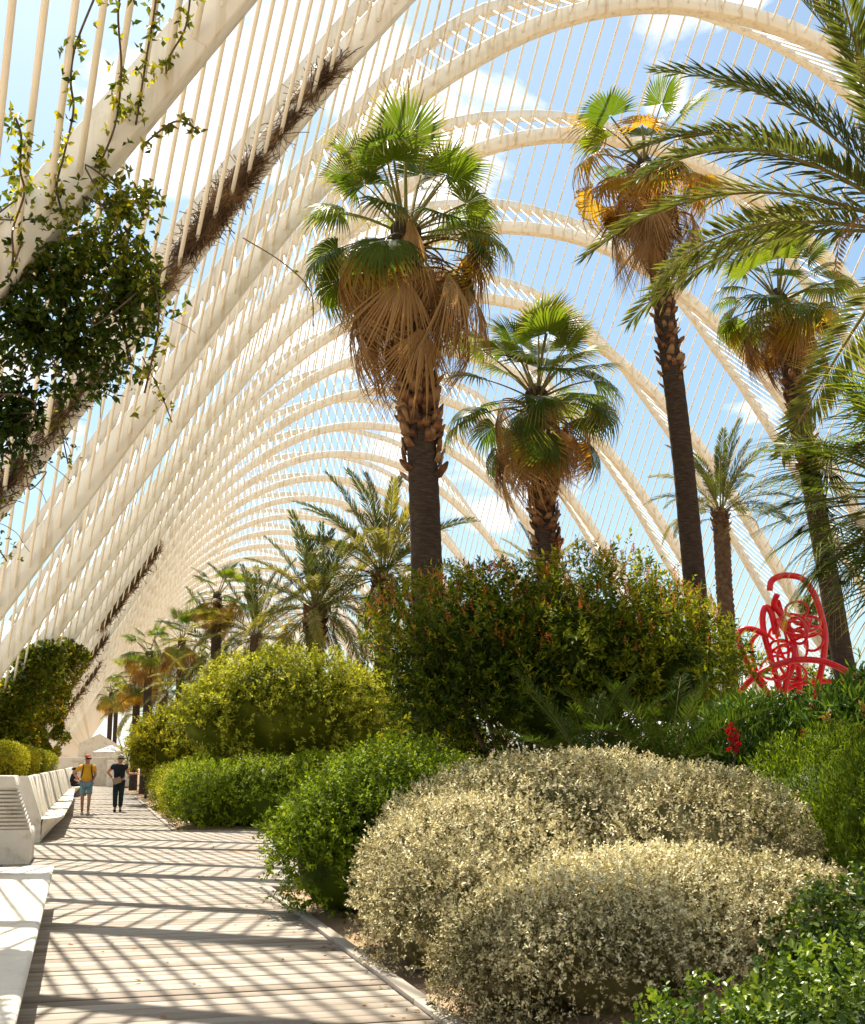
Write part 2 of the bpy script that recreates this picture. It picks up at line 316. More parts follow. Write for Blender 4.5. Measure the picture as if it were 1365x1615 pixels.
bw = bpy.data.objects.new('boardwalk', None); COL.objects.link(bw); bw['kind'] = 'structure'
def plank_mesh(length, w):
    m = MB(); b = 0.004; d = 0.03
    r = []
    for x, ins in ((-length / 2, b), (-length / 2 + b, 0), (length / 2 - b, 0), (length / 2, b)):
        yy = w / 2 - ins * 0.5
        r.append(np.array([(x, -yy, -d), (x, -yy, -b - ins * 0.4), (x, -yy + b, -ins * 0.4), (x, yy - b, -ins * 0.4), (x, yy, -b - ins * 0.4), (x, yy, -d)]))
    m.loft(r); me = m.mesh('plank'); me.materials.append(M['board']); return me
PITCHB = 0.2
pm_cache = {}
y = 2.6; i = 0; cnt = 0
far = MB()
prng = random.Random(3)
while y < 100:
    x0 = -1.6; x1 = 2.1
    if 15.6 < y < 28.4: x0, x1 = -7.0, 9.0
    elif y > 28.4: x1 = 1.8
    w = PITCHB - (0.055 if i % 6 == 0 else (0.032 if i % 3 == 0 else 0.012))
    if y < 58:
        cuts = [x0, x1]
        if x1 - x0 > 8: c = -0.6 + (i % 2) * 0.0; cuts = [x0, -1.3, x1]
        for a, b in zip(cuts[:-1], cuts[1:]):
            key = (round(b - a, 2), round(w, 4))
            if key not in pm_cache: pm_cache[key] = plank_mesh(b - a - 0.006, w)
            if cnt < 300:
                o = bpy.data.objects.new('plank', pm_cache[key]); COL.objects.link(o); o.parent = bw; cnt += 1
                o.location = ((a + b) / 2 + prng.uniform(-.004, .004), y, prng.uniform(-0.003, 0.003)); o.rotation_euler = (prng.uniform(-.012, .012), 0, prng.uniform(-.0008, .0008))
            else: far.box(((a + b) / 2, y, -0.015), (b - a, w, 0.03))
    else: far.box(((x0 + x1) / 2, y, -0.015), (x1 - x0, w, 0.03))
    y += PITCHB; i += 1
far.build('far_boards', M['board'], bw, kind='stuff')
def edge_board(x0, y0, x1, y1, w=0.11, h=0.10):
    m = MB(); L_ = math.hypot(x1 - x0, y1 - y0); a = math.atan2(y1 - y0, x1 - x0)
    m.box((0, 0, 0), (L_, w, h))
    o = m.build('edge_board', M['board'], bw); o.location = ((x0 + x1) / 2, (y0 + y1) / 2, -0.022); o.rotation_euler = (0, 0, a); bevel_obj(o, 0.006)
for a, b in ((2.4, 5.2), (5.21, 8.0), (8.01, 10.8), (10.81, 13.3), (13.31, 15.45)): edge_board(2.165, a, 2.165, b)
edge_board(2.11, 15.52, 4.6, 15.52)
edge_board(1.86, 28.46, 9.0, 28.46, h=0.09)
for a, b in ((28.53, 33), (33.01, 38), (38.01, 43), (43.01, 50), (50.01, 58)): edge_board(1.865, a, 1.865, b)

# ------------------------------------------------------------------ the pergola of arches
PX = 13.0                                             # centre line
LOW = np.array([(0, 18.5), (2, 18.28), (4, 17.5), (6, 16.15), (8, 14.25), (10, 11.6), (12, 8.4), (14.4, 4.5), (16, 2.0), (17.5, -0.3)])
UPP = np.array([(0, 20.87), (2.5, 20.5), (3.7, 20.1), (5.1, 19.4), (6.8, 17.8), (7.7, 16.6), (9, 14.9), (10.2, 13.1), (11.1, 11.6), (12.4, 9.4), (13.44, 7.65), (15.1, 4.9)])
def sm_profile(P):
    u = P[:, 0]; z = P[:, 1]
    full = np.vstack([P[:0:-1] * [-1, 1], P])
    S = spline(full, 500)
    # light smoothing
    for _ in range(30): S[1:-1] = 0.25 * S[:-2] + 0.5 * S[1:-1] + 0.25 * S[2:]
    arc = np.r_[0, np.cumsum(np.linalg.norm(np.diff(S, axis=0), axis=1))]; arc -= arc[-1] / 2
    return S, arc
LS, LA = sm_profile(LOW); US, UA = sm_profile(UPP)
def on(S, A, a): return np.stack([np.interp(a, A, S[:, 0]) + PX, np.interp(a, A, S[:, 1])], -1)
def nrm(S, A, a, e=0.05):
    d = on(S, A, a + e) - on(S, A, a - e); d = unit(d); return np.stack([-d[..., 1], d[..., 0]], -1)
def arch_mesh(name, S, A, depth, width, foot=1.0, taper=1.0, n=72):
    aa = np.linspace(A[0], A[-1], n); C = on(S, A, aa); Nn = nrm(S, A, np.clip(aa, A[0] + .06, A[-1] - .06)); rings = []
    for a, c, nn in zip(aa, C, Nn):
        t = abs(a) / A[-1]; k_ = 1 + (foot - 1) * max(0, (t - 0.45) / 0.55) ** 1.3
        if taper < 1: k_ *= 1 - (1 - taper) * max(0, (t - 0.8) / 0.2)
        d = depth * k_; w = width * (1 + (k_ - 1) * 0.6) / 2
        pin = c; pout = c + nn * d; b = 0.018
        din = c + nn * b; dout = c + nn * (d - b)
        rings.append(np.array([(pin[0], -w + b, pin[1]), (din[0], -w, din[1]), (dout[0], -w, dout[1]), (pout[0], -w + b, pout[1]),
                               (pout[0], w - b, pout[1]), (dout[0], w, dout[1]), (din[0], w, din[1]), (pin[0], w - b, pin[1])]))
    m = MB(); m.loft(rings); me = m.mesh(name); me.materials.append(M['steel']); return me
perg = thing('pergola', 'long white steel pergola of tall arches and slanted rods over the garden', 'pergola', (PX, 3.7, 0))
fa_me = arch_mesh('fixed_arch', LS - [PX, 0] + [PX, 0] - [0, 0], LA, 0.36, 0.30, foot=1.4)
ua_me = arch_mesh('floating_arch', US, UA, 0.30, 0.22, taper=0.6)
for me in (fa_me, ua_me):
    co = np.empty(len(me.vertices) * 3, np.float32); me.vertices.foreach_get('co', co); co = co.reshape(-1, 3); co[:, 0] -= PX; me.vertices.foreach_set('co', co.ravel()); me.update()
N0, N1 = -2, 34
YF = lambda n: 3.7 + 6.0 * n
for n in range(N0, N1):
    o = bpy.data.objects.new('fixed_arch', fa_me); COL.objects.link(o); o.parent = perg; o.location = (0, 6.0 * n, 0)
    if n < N1 - 1:
        o = bpy.data.objects.new('floating_arch', ua_me); COL.objects.link(o); o.parent = perg; o.location = (0, 6.0 * n + 3.0, 0)
# rods: equal arc steps on both arches
STEP = 0.43
ks = np.arange(-int(UA[-1] / STEP), int(UA[-1] / STEP) + 1)
ra = ks * STEP
LP = on(LS, LA, ra) + nrm(LS, LA, ra) * 0.13; UP = on(US, UA, ra) + nrm(US, UA, ra) * 0.10
ch, sh = math.cos(R(HEAD)), math.sin(R(HEAD)); cp_, sp_ = math.cos(R(PITCH)), math.sin(R(PITCH))
def view_px(P):
    P = np.asarray(P, float); X, Y, Z = P[..., 0], P[..., 1], P[..., 2] - CAM_H
    rx = X * ch - Y * sh; ry = X * sh + Y * ch
    f = ry * cp_ + Z * sp_; v = -ry * sp_ + Z * cp_
    return 682.5 + FPX * rx / f, 807.5 - FPX * v / f, f
rods = []
for n in range(N0, N1):
    for i_, kk in enumerate(ks):
        lo = np.array([LP[i_, 0], YF(n) - 0.15, LP[i_, 1]])
        if n > N0: rods.append((np.array([UP[i_, 0], YF(n) - 2.95, UP[i_, 1]]), lo))
        if n < N1 - 1: rods.append((lo + [0, 0.30, 0], np.array([UP[i_, 0], YF(n) + 2.95, UP[i_, 1]])))
RA = np.array([r[0] for r in rods]); RB = np.array([r[1] for r in rods])
ts = np.linspace(0, 1, 12)[:, None, None]; PP = RA[None] * (1 - ts) + RB[None] * ts
u_, v_, d_ = view_px(PP); vis = (u_ > 0) & (u_ < 1365) & (v_ > 0) & (v_ < 1615) & (d_ > 1)
size = (vis / np.maximum(d_, 1) ** 2).sum(0)
order = np.argsort(-size)
rod_len_me = None
base_rod = MB(); base_rod.tube([(0, 0, 0), (0, 0, 1)], 0.029, k=10, cap=True); rod_me = base_rod.mesh('rod', smooth=False); rod_me.materials.append(M['steel'])
rod_me.polygons.foreach_set('use_smooth', np.array([len(p.vertices) == 4 for p in rod_me.polygons]))
for j in order[:300]:
    a = Vector(RA[j]) - perg.location; b = Vector(RB[j]) - perg.location; d = b - a
    o = bpy.data.objects.new('rod', rod_me); COL.objects.link(o); o.parent = perg
    o.location = a; o.rotation_mode = 'QUATERNION'; o.rotation_quaternion = d.to_track_quat('Z', 'Y'); o.scale = (1, 1, d.length)
rest = order[300:]
A_, B_ = RA[rest], RB[rest]; D_ = unit(B_ - A_)
s1 = unit(np.cross(D_, np.array([1.0, 0, 0]))); s2 = np.cross(D_, s1)
K = 5; ang = np.arange(K) * 2 * np.pi / K
off = 0.027 * (np.cos(ang)[None, :, None] * s1[:, None] + np.sin(ang)[None, :, None] * s2[:, None])
V = np.concatenate([A_[:, None] + off, B_[:, None] + off], 1) - np.array(perg.location)
nr = len(rest); bi = (np.arange(nr) * 2 * K)[:, None, None]
q = np.array([(j, (j + 1) % K, K + (j + 1) % K, K + j) for j in range(K)])[None]
link('far_rods', np_mesh('far_rods', V.reshape(-1, 3), (bi + q).reshape(-1, 4), smooth=True), M['steel'], perg, 'stuff')

# ------------------------------------------------------------------ benches, planters, vent, far walls
def bench(name, label, y0, y1, xf, xb=-0.95, seams=(), end_taper=0.0, top=1.27, planter_w=5.0):
    """white concrete bench: winged seat, leaning backrest, planter body behind"""
    t = thing(name, label, 'bench', (xb, y0, 0), 'white benches along the boardwalk')
    cuts = [y0] + list(seams) + [y1]
    for a, b in zip(cuts[:-1], cuts[1:]):
        rings = []
        for yy in np.linspace(a + 0.006, b - 0.006, max(6, int((b - a) * 1.5))):
            f = 1.0
            if end_taper: f = min(1, (yy - y0) / end_taper + 0.02); f = math.sin(f * math.pi / 2)
            x = xb + (xf(yy) - xb) * f
            lipz = 0.40 - 0.02 * (1 - f); dep = (x - xb)
            pr = [(xb - 0.06, 0.0), (xb - 0.06, 0.43), (xb + dep * 0.5, 0.435), (x - 0.03, 0.45), (x - 0.008, 0.445), (x, 0.43), (x - 0.004, lipz), (x - 0.05, lipz - 0.045), (xb + dep * 0.45, 0.21), (xb + dep * 0.16, 0.07), (xb, 0.0)]
            rings.append(np.array([(p[0] - xb, yy - y0, p[1]) for p in pr]))
        m = MB(); m.loft(rings)
        o = m.build('seat', M['concrete'], t, smooth=False)
        # backrest panel
        m = MB(); pr = [(xb - 0.062, 0.40), (xb - 0.34, top - 0.03), (xb - 0.36, top), (xb - 0.46, top), (xb - 0.46, 0.40)]
        m.loft([np.array([(p[0] - xb, yy - y0, p[1]) for p in pr]) for yy in (a + 0.008, b - 0.008)])
        bevel_obj(m.build('backrest', M['concrete'], t), 0.012)
    # end panels
    for yy, th in ((y0 - 0.17, 0.17), (y1, 0.17)):
        m = MB(); pr = [(xb - 0.02, 0.0), (xb - 0.02, 0.46), (xb - 0.32, top + 0.015), (xb - planter_w, top + 0.015), (xb - planter_w, 0.0)]
        m.loft([np.array([(p[0] - xb, y_ - y0, p[1]) for p in pr]) for y_ in (yy + 0.001, yy + th - 0.003)])
        bevel_obj(m.build('end_panel', M['concrete'], t), 0.015)
    m = MB(); m.box((-2.7, (y1 - y0) / 2, 0.55), (4.4, y1 - y0 - 0.02, 1.1)); m.build('planter_soil', M['soil'], t)
    return t
bench('concrete_bench', 'white concrete bench nearest the camera, at the lower left corner of the boardwalk', 2.2, 14.15, lambda y: -0.27 - 0.012 * (y - 5.8), seams=(8.32,))
bench('concrete_bench', 'long white concrete bench beyond the louvred pedestal, beside the two walking people', 25.5, 56.0, lambda y: -0.58 - 0.012 * max(0, y - 38), seams=(30.6, 35.7, 40.8, 45.9, 51.0), end_taper=1.8)
bench('concrete_bench', 'distant white concrete bench at the far end where two people sit', 57.2, 78.0, lambda y: -0.62, seams=(64, 71), end_taper=1.5)

vt = thing('vent_pedestal', 'white concrete pedestal with a louvred grille, standing between the two nearer benches', 'vent', (-0.9, 20.15, 0))
def wedge(m, prf, y0, y1): m.loft([np.array([(p[0], yy, p[1]) for p in prf]) for yy in (y0, y1)])
# side frame left open where the louvres sit
fx = lambda z: 0.0 if z < 0.45 else -(z - 0.45) * 0.375            # front edge leaning back
m = MB(); wedge(m, [(0, 0), (0, 0.45), (fx(.52), .52), (-2.4, .52), (-2.4, 0)], 0, 1.3); bevel_obj(m.build('body', M['concrete'], vt), 0.012)
m = MB(); wedge(m, [(fx(1.16), 1.16), (fx(1.34), 1.34), (-2.4, 1.34), (-2.4, 1.16)], 0, 1.3); bevel_obj(m.build('cap', M['concrete'], vt), 0.012)
m = MB(); wedge(m, [(-0.62, .521), (-0.95, 1.159), (-2.4, 1.159), (-2.4, .521)], 0.001, 1.299); m.build('side_wall', M['concrete'], vt)
m = MB(); wedge(m, [(-0.12, .521), (-0.36, 1.159), (-0.955, 1.159), (-0.63, .521)], 0.30, 1.25); m.build('recess', M['vent_dark'], vt)
NL = 11
for i in range(NL):
    z = 0.545 + i * (0.60 / (NL - 1)); x1 = fx(z) ; x0 = -0.61 - (z - .52) * 0.5
    m = MB(); hh = 0.017; tl = 0.05
    V = [(x0, 0.012, z - hh), (x1, 0.012, z - hh), (x1, 0.3, z - hh + tl), (x0, 0.3, z - hh + tl), (x0, 0.012, z + hh), (x1, 0.012, z + hh), (x1, 0.3, z + hh + tl), (x0, 0.3, z + hh + tl)]
    m.add(V, q=[(0, 3, 2, 1), (4, 5, 6, 7), (0, 1, 5, 4), (2, 3, 7, 6), (0, 4, 7, 3), (1, 2, 6, 5)]); m.build('louvre', M['concrete'], vt)

fp = thing('end_pavilion', 'white walls and stepped block closing the far end of the boardwalk', 'wall', (0, 86, 0))
m = MB(); m.box((-1.0, 0, 0.95), (6.0, 0.4, 1.9)); bevel_obj(m.build('low_wall', M['concrete'], fp), 0.02)
m = MB(); m.box((1.55, -3.0, 0.85), (1.5, 3.0, 1.7)); bevel_obj(m.build('side_block', M['concrete'], fp), 0.02)
m = MB(); wedge(m, [(-1.2, 0), (-1.2, 2.9), (0.2, 3.6), (1.9, 2.6), (1.9, 0)], 4.0, 7.0); m.build('stepped_block', M['concrete'], fp)
# far parasol
ps = thing('parasol', 'small flat white parasol at the far end of the boardwalk', 'parasol', (1.0, 84.4, 0))
m = MB(); m.tube([(0, 0, 0), (0, 0, 2.45)], 0.03, 8); m.build('pole', M['steel'], ps)
m = MB(); ca = [(1.2 * math.cos(a), 1.2 * math.sin(a), 2.25) for a in np.arange(8) * math.pi / 4]
m.add(np.array([(0, 0, 2.7)] + ca), t=[(0, 1 + i, 1 + (i + 1) % 8) for i in range(8)]); m.add(np.array([(0, 0, 2.67)] + [(c[0] * .99, c[1] * .99, 2.22) for c in ca]), t=[(0, 1 + (i + 1) % 8, 1 + i) for i in range(8)])
m.build('canopy', M['canvas'], ps)
gw = MB(); gw.box((0, 0, 0), (11.0, 0.25, 2.0)); w_ = gw.build('garden_wall', M['concrete']); w_.location = (14.0, 29.6, 0.9); bevel_obj(w_, 0.02)
w_['label'] = 'low white garden wall glimpsed behind the bottlebrush trunks'; w_['category'] = 'wall'

# ------------------------------------------------------------------ foliage machinery
def leaf_arrays(P, D, Nn, Ln, Wd, fold=0.25, oval=False, curl=0.0):
    """one folded leaf per row; returns V,F(tri),rep"""
    D = unit(D); S = unit(np.cross(D, Nn)); U = np.cross(S, D); n = len(P)
    Ln = Ln[:, None]; Wd = Wd[:, None]
    if not oval:
        mid = P + D * Ln * 0.42
        V = np.stack([P, mid + S * Wd / 2 + U * Wd * fold, P + D * Ln - U * Ln * curl, mid - S * Wd / 2 + U * Wd * fold], 1)
        T = np.array([(0, 1, 2), (0, 2, 3)]); kv = 4
    else:
        a = P + D * Ln * 0.28; b = P + D * Ln * 0.70
        V = np.stack([P, a + S * Wd * .46 + U * Wd * fold, b + S * Wd * .46 + U * Wd * fold - U * Ln * curl * .4, P + D * Ln - U * Ln * curl, b - S * Wd * .46 + U * Wd * fold - U * Ln * curl * .4, a - S * Wd * .46 + U * Wd * fold], 1)
        T = np.array([(0, 1, 2), (0, 2, 3), (0, 3, 4), (0, 4, 5)]); kv = 6
    F = (np.arange(n) * kv)[:, None, None] + T[None]
    return V.reshape(-1, 3), F.reshape(-1, 3), kv
def leaf_obj(name, P, D, Ln, Wd, mat, parent, rnd=None, oval=False, fold=0.25, curl=0.0, up=0.5, loc=None, nout=None):
    n = len(P); Nn = unit(rng.normal(size=(n, 3)) + np.array([0, 0, up])) if nout is None else unit(nout * 0.9 + rng.normal(size=(n, 3)) * 0.5 + np.array([0, 0, 0.45]))
    V, F, kv = leaf_arrays(P, D, Nn, Ln, Wd, fold, oval, curl)
    if rnd is None: rnd = rng.random(n)
    at = {'rnd': np.repeat(np.clip(rnd, 0, 1), kv), 'tip': np.zeros(n * kv)}
    if loc is not None: V = V - np.array(loc)
    return link(name, np_mesh(name, V, F, at), mat, parent, 'stuff')
def sample_blobs(blobs, n, depth=0.25, amp=0.12, freq=2.2, zmin=None, power=2.0, seed=0, under=0.35, clump=0.0):
    """points in the outer shell of a union of superellipsoid blobs, pushed in and out by clump noise"""
    B = np.array(blobs, float); area = (B[:, 3] * B[:, 4] + B[:, 3] * B[:, 5] + B[:, 4] * B[:, 5]); pick = rng.choice(len(B), size=int(n * 1.9) + 10, p=area / area.sum())
    d = unit(rng.normal(size=(len(pick), 3))); d[:, 2] = np.where(rng.random(len(d)) < (1 - under), np.abs(d[:, 2]), d[:, 2])
    b = B[pick]
    if power != 2.0:
        nrmf = (np.abs(d) ** power).sum(1) ** (1 / power); ds = d / nrmf[:, None]
    else: ds = d
    C = b[:, :3]; Rr = b[:, 3:6]
    surf = C + ds * Rr
    disp = 1 + amp * vnoise(surf, freq, seed) + amp * 0.6 * vnoise(surf, freq * 3.1, seed + 3)
    r = disp * (1 - depth * rng.random(len(pick)) ** 1.6)
    P = C + ds * Rr * r[:, None]
    if clump:
        cn = vnoise(surf, 4.5 / clump, seed + 11) + 0.5 * vnoise(surf, 9.5 / clump, seed + 12); P = P + unit(ds / Rr) * (np.minimum(cn, 0.5) * clump * 0.9)[:, None]
    ok = np.ones(len(P), bool)
    for j in range(len(B)):
        q = np.abs((P - B[j, :3]) / B[j, 3:6]); inside = (q ** power).sum(1) ** (1 / power) < (1 - depth * 1.0 - amp * 0.6)
        ok &= ~(inside & (pick != j))
    if zmin is not None: ok &= P[:, 2] > zmin
    P = P[ok][:n]; out = unit(ds[ok][:n] / Rr[ok][:n]); rr = r[ok][:n]
    return P, out, rr
def core_obj(blobs, s, mat, parent, loc, amp=0.1, freq=2.2, zmin=0.0):
    m = MB(); nu, nv = 20, 12
    for b in blobs:
        b = np.array(b)
        th = np.linspace(0.02, math.pi - 0.02, nv); ph = np.arange(nu) * 2 * math.pi / nu
        T, Pp = np.meshgrid(th, ph, indexing='ij'); d = np.stack([np.sin(T) * np.cos(Pp), np.sin(T) * np.sin(Pp), np.cos(T)], -1).reshape(-1, 3)
        V = b[:3] + d * b[3:6] * s; V = b[:3] + (V - b[:3]) * (1 + amp * vnoise(V, freq * 2)[:, None]); V[:, 2] = np.maximum(V[:, 2], zmin)
        q = [(i * nu + j, (i + 1) * nu + j, (i + 1) * nu + (j + 1) % nu, i * nu + (j + 1) % nu) for i in range(nv - 1) for j in range(nu)]
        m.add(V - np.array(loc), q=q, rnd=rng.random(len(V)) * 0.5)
    return m.build('inner_foliage', mat, parent, attrs=True)
def sprigs(P, O, rr, k, ll):
    """group leaves in short sprigs: k leaves whorled along a twig at each of len(P)/k points"""
    m = len(P) // k; b, o, r_ = P[:m], O[:m], rr[:m]
    d = unit(o * .75 + rng.normal(size=o.shape) * .45 + [0, 0, .35]); L_ = ll * rng.uniform(1.0, 2.4, (m, 1, 1)); t = np.linspace(0, 1, k)[None, :, None]
    Pp = (b[:, None] + d[:, None] * t * L_).reshape(-1, 3)
    dd = np.repeat(d, k, 0); side = unit(np.cross(dd, rng.normal(size=dd.shape)))
    D = dd * np.tile(np.linspace(.25, .9, k), m)[:, None] + side; Nn = dd * .9 + np.repeat(o, k, 0) * .25 + rng.normal(size=dd.shape) * .25
    return Pp, D, np.repeat(o, k, 0), Nn, np.repeat(r_, k), np.repeat(rng.normal(size=m) * .16, k)
def shrub(name, label, cat, blobs, n, ll, lw, mat, depth=0.28, amp=0.12, freq=2.2, power=2.0, stems=6, zb=0.0, core=0.72, oval=False, up=0.4, axis_out=0.3, group=None, seed=0, zmin=None, shoots=0, shoot_len=0.25, lum=0.7, under=0.35, stem_r=0.02, stem_spread=0.25, patch=0.25, corezmin=0.05, clump=0.15, spread=0.24, mean=0.52, sprig=0):
    B = np.array(blobs, float); loc = (float(B[:, 0].mean()), float(B[:, 1].mean()), zb)
    t = thing(name, label, cat, loc, group); la = np.array(loc)
    P, O, rr = sample_blobs(blobs, n, depth, amp, freq, zmin, power, seed, under, clump)
    n = len(P); D = O * axis_out + rng.normal(size=(n, 3)) * 0.55 + np.array([0, 0, up]); NO = O; tone = 0
    if sprig: P, D, O, NO, rr, tone = sprigs(P, O, rr, sprig, ll); n = len(P)
    Ln = ll * rng.uniform(0.7, 1.25, n); Wd = lw * rng.uniform(0.75, 1.2, n)
    rnd = np.clip(mean + patch * vnoise(P, freq * 0.8, seed + 9) + rng.normal(size=n) * spread * (.6 if sprig else 1) + tone + lum * (rr - 0.9), 0, 1)  # lum: outer leaves paler, as young growth and as painted sunlight on the crown
    if shoots:
        Q, O2, r2 = sample_blobs(blobs, shoots, 0.05, amp, freq, zmin, power, seed, 0.1)
        d2 = unit(O2 + np.array([0, 0, 0.9]) + rng.normal(size=O2.shape) * 0.35); k_ = 12
        tt = np.linspace(0, 1, k_)
        PS = (Q[:, None] + d2[:, None] * (tt[None, :, None] * shoot_len * rng.uniform(0.4, 1.2, (len(Q), 1, 1)))).reshape(-1, 3)
        DS = np.repeat(d2, k_, 0) * 0.5 + rng.normal(size=(len(PS), 3)) * 0.6
        P = np.vstack([P, PS]); D = np.vstack([D, DS]); Ln = np.r_[Ln, ll * rng.uniform(0.6, 1.1, len(PS))]; Wd = np.r_[Wd, lw * rng.uniform(0.6, 1.1, len(PS))]
        rnd = np.r_[rnd, np.clip(0.75 + rng.normal(size=len(PS)) * 0.2, 0, 1)]
    if shoots: NO = np.vstack([NO, np.repeat(O2, k_, 0)])
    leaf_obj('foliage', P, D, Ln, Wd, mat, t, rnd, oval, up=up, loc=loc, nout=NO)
    if core: core_obj(blobs, core, mat, t, loc, zmin=corezmin)
    for s in range(stems):
        b = B[s % len(B)]; a = rng.uniform(0, 6.28); r0 = rng.uniform(0, 1) * stem_spread
        p0 = np.array([b[0] + r0 * math.cos(a), b[1] + r0 * math.sin(a), zb - 0.05]); p2 = b[:3] + np.array([math.cos(a) * b[3], math.sin(a) * b[4], 0.15 * b[5]]) * rng.uniform(0.3, 0.75)
        p1 = (p0 + p2) / 2 + rng.normal(size=3) * 0.08
        m = MB(); m.tube(spline([p0 - la, p1 - la, p2 - la], 8), np.linspace(stem_r, stem_r * 0.35, 8), 6); m.build('stem', M['stem'], t, smooth=True)
    return t

# ---- near shrubs
shrub('variegated_shrub', 'front one of the two clipped silvery cream mounds, lower and nearer the camera', 'shrub',
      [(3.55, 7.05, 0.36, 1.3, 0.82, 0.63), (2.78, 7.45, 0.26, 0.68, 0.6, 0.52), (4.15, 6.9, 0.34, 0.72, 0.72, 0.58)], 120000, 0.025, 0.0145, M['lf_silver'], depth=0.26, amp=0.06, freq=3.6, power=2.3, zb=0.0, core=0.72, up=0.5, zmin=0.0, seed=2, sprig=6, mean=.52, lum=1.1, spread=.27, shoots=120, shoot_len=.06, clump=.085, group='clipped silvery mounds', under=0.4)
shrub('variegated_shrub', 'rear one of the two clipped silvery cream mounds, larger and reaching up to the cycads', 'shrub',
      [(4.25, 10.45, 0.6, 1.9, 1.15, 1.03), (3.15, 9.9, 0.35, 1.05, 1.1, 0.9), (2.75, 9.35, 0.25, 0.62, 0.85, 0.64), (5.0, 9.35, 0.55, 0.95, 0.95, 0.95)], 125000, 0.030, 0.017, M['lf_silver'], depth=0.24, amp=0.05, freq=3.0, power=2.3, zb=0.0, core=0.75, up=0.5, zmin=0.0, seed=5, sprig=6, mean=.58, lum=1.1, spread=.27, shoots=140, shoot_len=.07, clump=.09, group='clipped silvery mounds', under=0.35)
shrub('round_shrub', 'round bright green shrub left of the silvery mounds, overhanging the boardwalk edge', 'shrub',
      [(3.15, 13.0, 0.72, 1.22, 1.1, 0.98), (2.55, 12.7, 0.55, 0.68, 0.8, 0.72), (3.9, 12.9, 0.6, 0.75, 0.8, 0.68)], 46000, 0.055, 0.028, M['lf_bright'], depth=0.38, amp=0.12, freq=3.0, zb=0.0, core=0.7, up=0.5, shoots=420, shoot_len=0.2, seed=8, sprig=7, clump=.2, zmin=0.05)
shrub('glossy_ground_cover', 'dark glossy round-leaved shrub filling the lower right corner', 'shrub',
      [(2.75, 4.45, -0.14, 0.70, 0.6, 0.54), (3.42, 4.68, 0.16, 0.64, 0.7, 0.60), (3.05, 5.4, -0.03, 0.6, 0.5, 0.48), (4.1, 5.75, 0.28, 0.58, 0.7, 0.62)], 24000, 0.038, 0.026, M['lf_gloss'], depth=0.35, amp=0.12, freq=3.6, zb=0.0, core=0.66, oval=True, up=0.7, seed=11, sprig=5, clump=.16, shoots=170, shoot_len=0.14, zmin=-0.1)
shrub('feathery_hedge', 'bright fine-leaved hedge at the right edge beside the silvery mounds', 'hedge',
      [(6.75, 10.0, 0.8, 1.0, 0.9, 0.98), (6.4, 8.5, 0.75, 0.62, 0.95, 0.97), (7.2, 9.0, 0.8, 0.7, 1.0, 1.0)], 52000, 0.060, 0.013, M['lf_bright'], depth=0.25, amp=0.09, freq=2.4, power=2.6, zb=0.0, core=0.78, up=0.8, seed=13, clump=.2, shoots=200, shoot_len=0.12)
shrub('oleander_hedge', 'dark long-leaved oleander hedge below the red sculpture', 'hedge',
      [(6.9, 11.6, 1.4, 0.75, 0.6, 0.88), (7.8, 11.0, 1.5, 0.8, 0.6, 0.95), (8.6, 10.4, 1.55, 0.8, 0.7, 0.95)], 14000, 0.15, 0.026, M['lf_oleander'], depth=0.4, amp=0.12, freq=2.6, zb=0.4, core=0.6, up=0.9, seed=17, stems=16, stem_r=0.018, stem_spread=0.5, shoots=110, shoot_len=0.2)

# flowers near the oleander
def flower_cluster(name, label, pts, size, mat, n=14, cat='flower', leaf=None):
    t = thing(name, label, cat, tuple(pts[0]))
    for p in pts:
        p = np.array(p) - np.array(pts[0]); P = p + rng.normal(size=(n, 3)) * size * 0.35
        leaf_obj('petals', P, rng.normal(size=(n, 3)), np.full(n, size), np.full(n, size * 0.7), mat, t, oval=True)
    if leaf is not None:
        P = np.vstack([np.array(p) - np.array(pts[0]) + rng.normal(size=(14, 3)) * size * 1.0 for p in pts]); leaf_obj('leaves', P, rng.normal(size=P.shape) + [0, -0.4, 0.2], np.full(len(P), 0.16), np.full(len(P), 0.025), leaf, t)
    m = MB()
    for p in pts:
        p = np.array(p) - np.array(pts[0]); m.tube([p, p + np.array([0.02, 0.08, -0.25]), p + np.array([0.03, 0.15, -0.6])], 0.006, 5)
    m.build('stalk', M['stem'], t)
flower_cluster('yellow_flowers', 'pale yellow flower heads in front of the oleander hedge', [(7.22, 10.55, 1.92), (7.12, 10.6, 2.0), (7.40, 10.5, 1.9), (7.48, 10.48, 2.1), (7.30, 10.5, 1.82), (7.38, 10.46, 1.85)], 0.055, M['flower_ye'], 18, leaf=M['lf_oleander'])
flower_cluster('red_flowers', 'small red blossoms beside the cycads at the left end of the oleander', [(6.25, 11.0, 1.88), (6.30, 11.0, 1.79), (6.27, 10.95, 1.70), (7.05, 10.95, 1.82)], 0.06, M['flower_red'], 14)

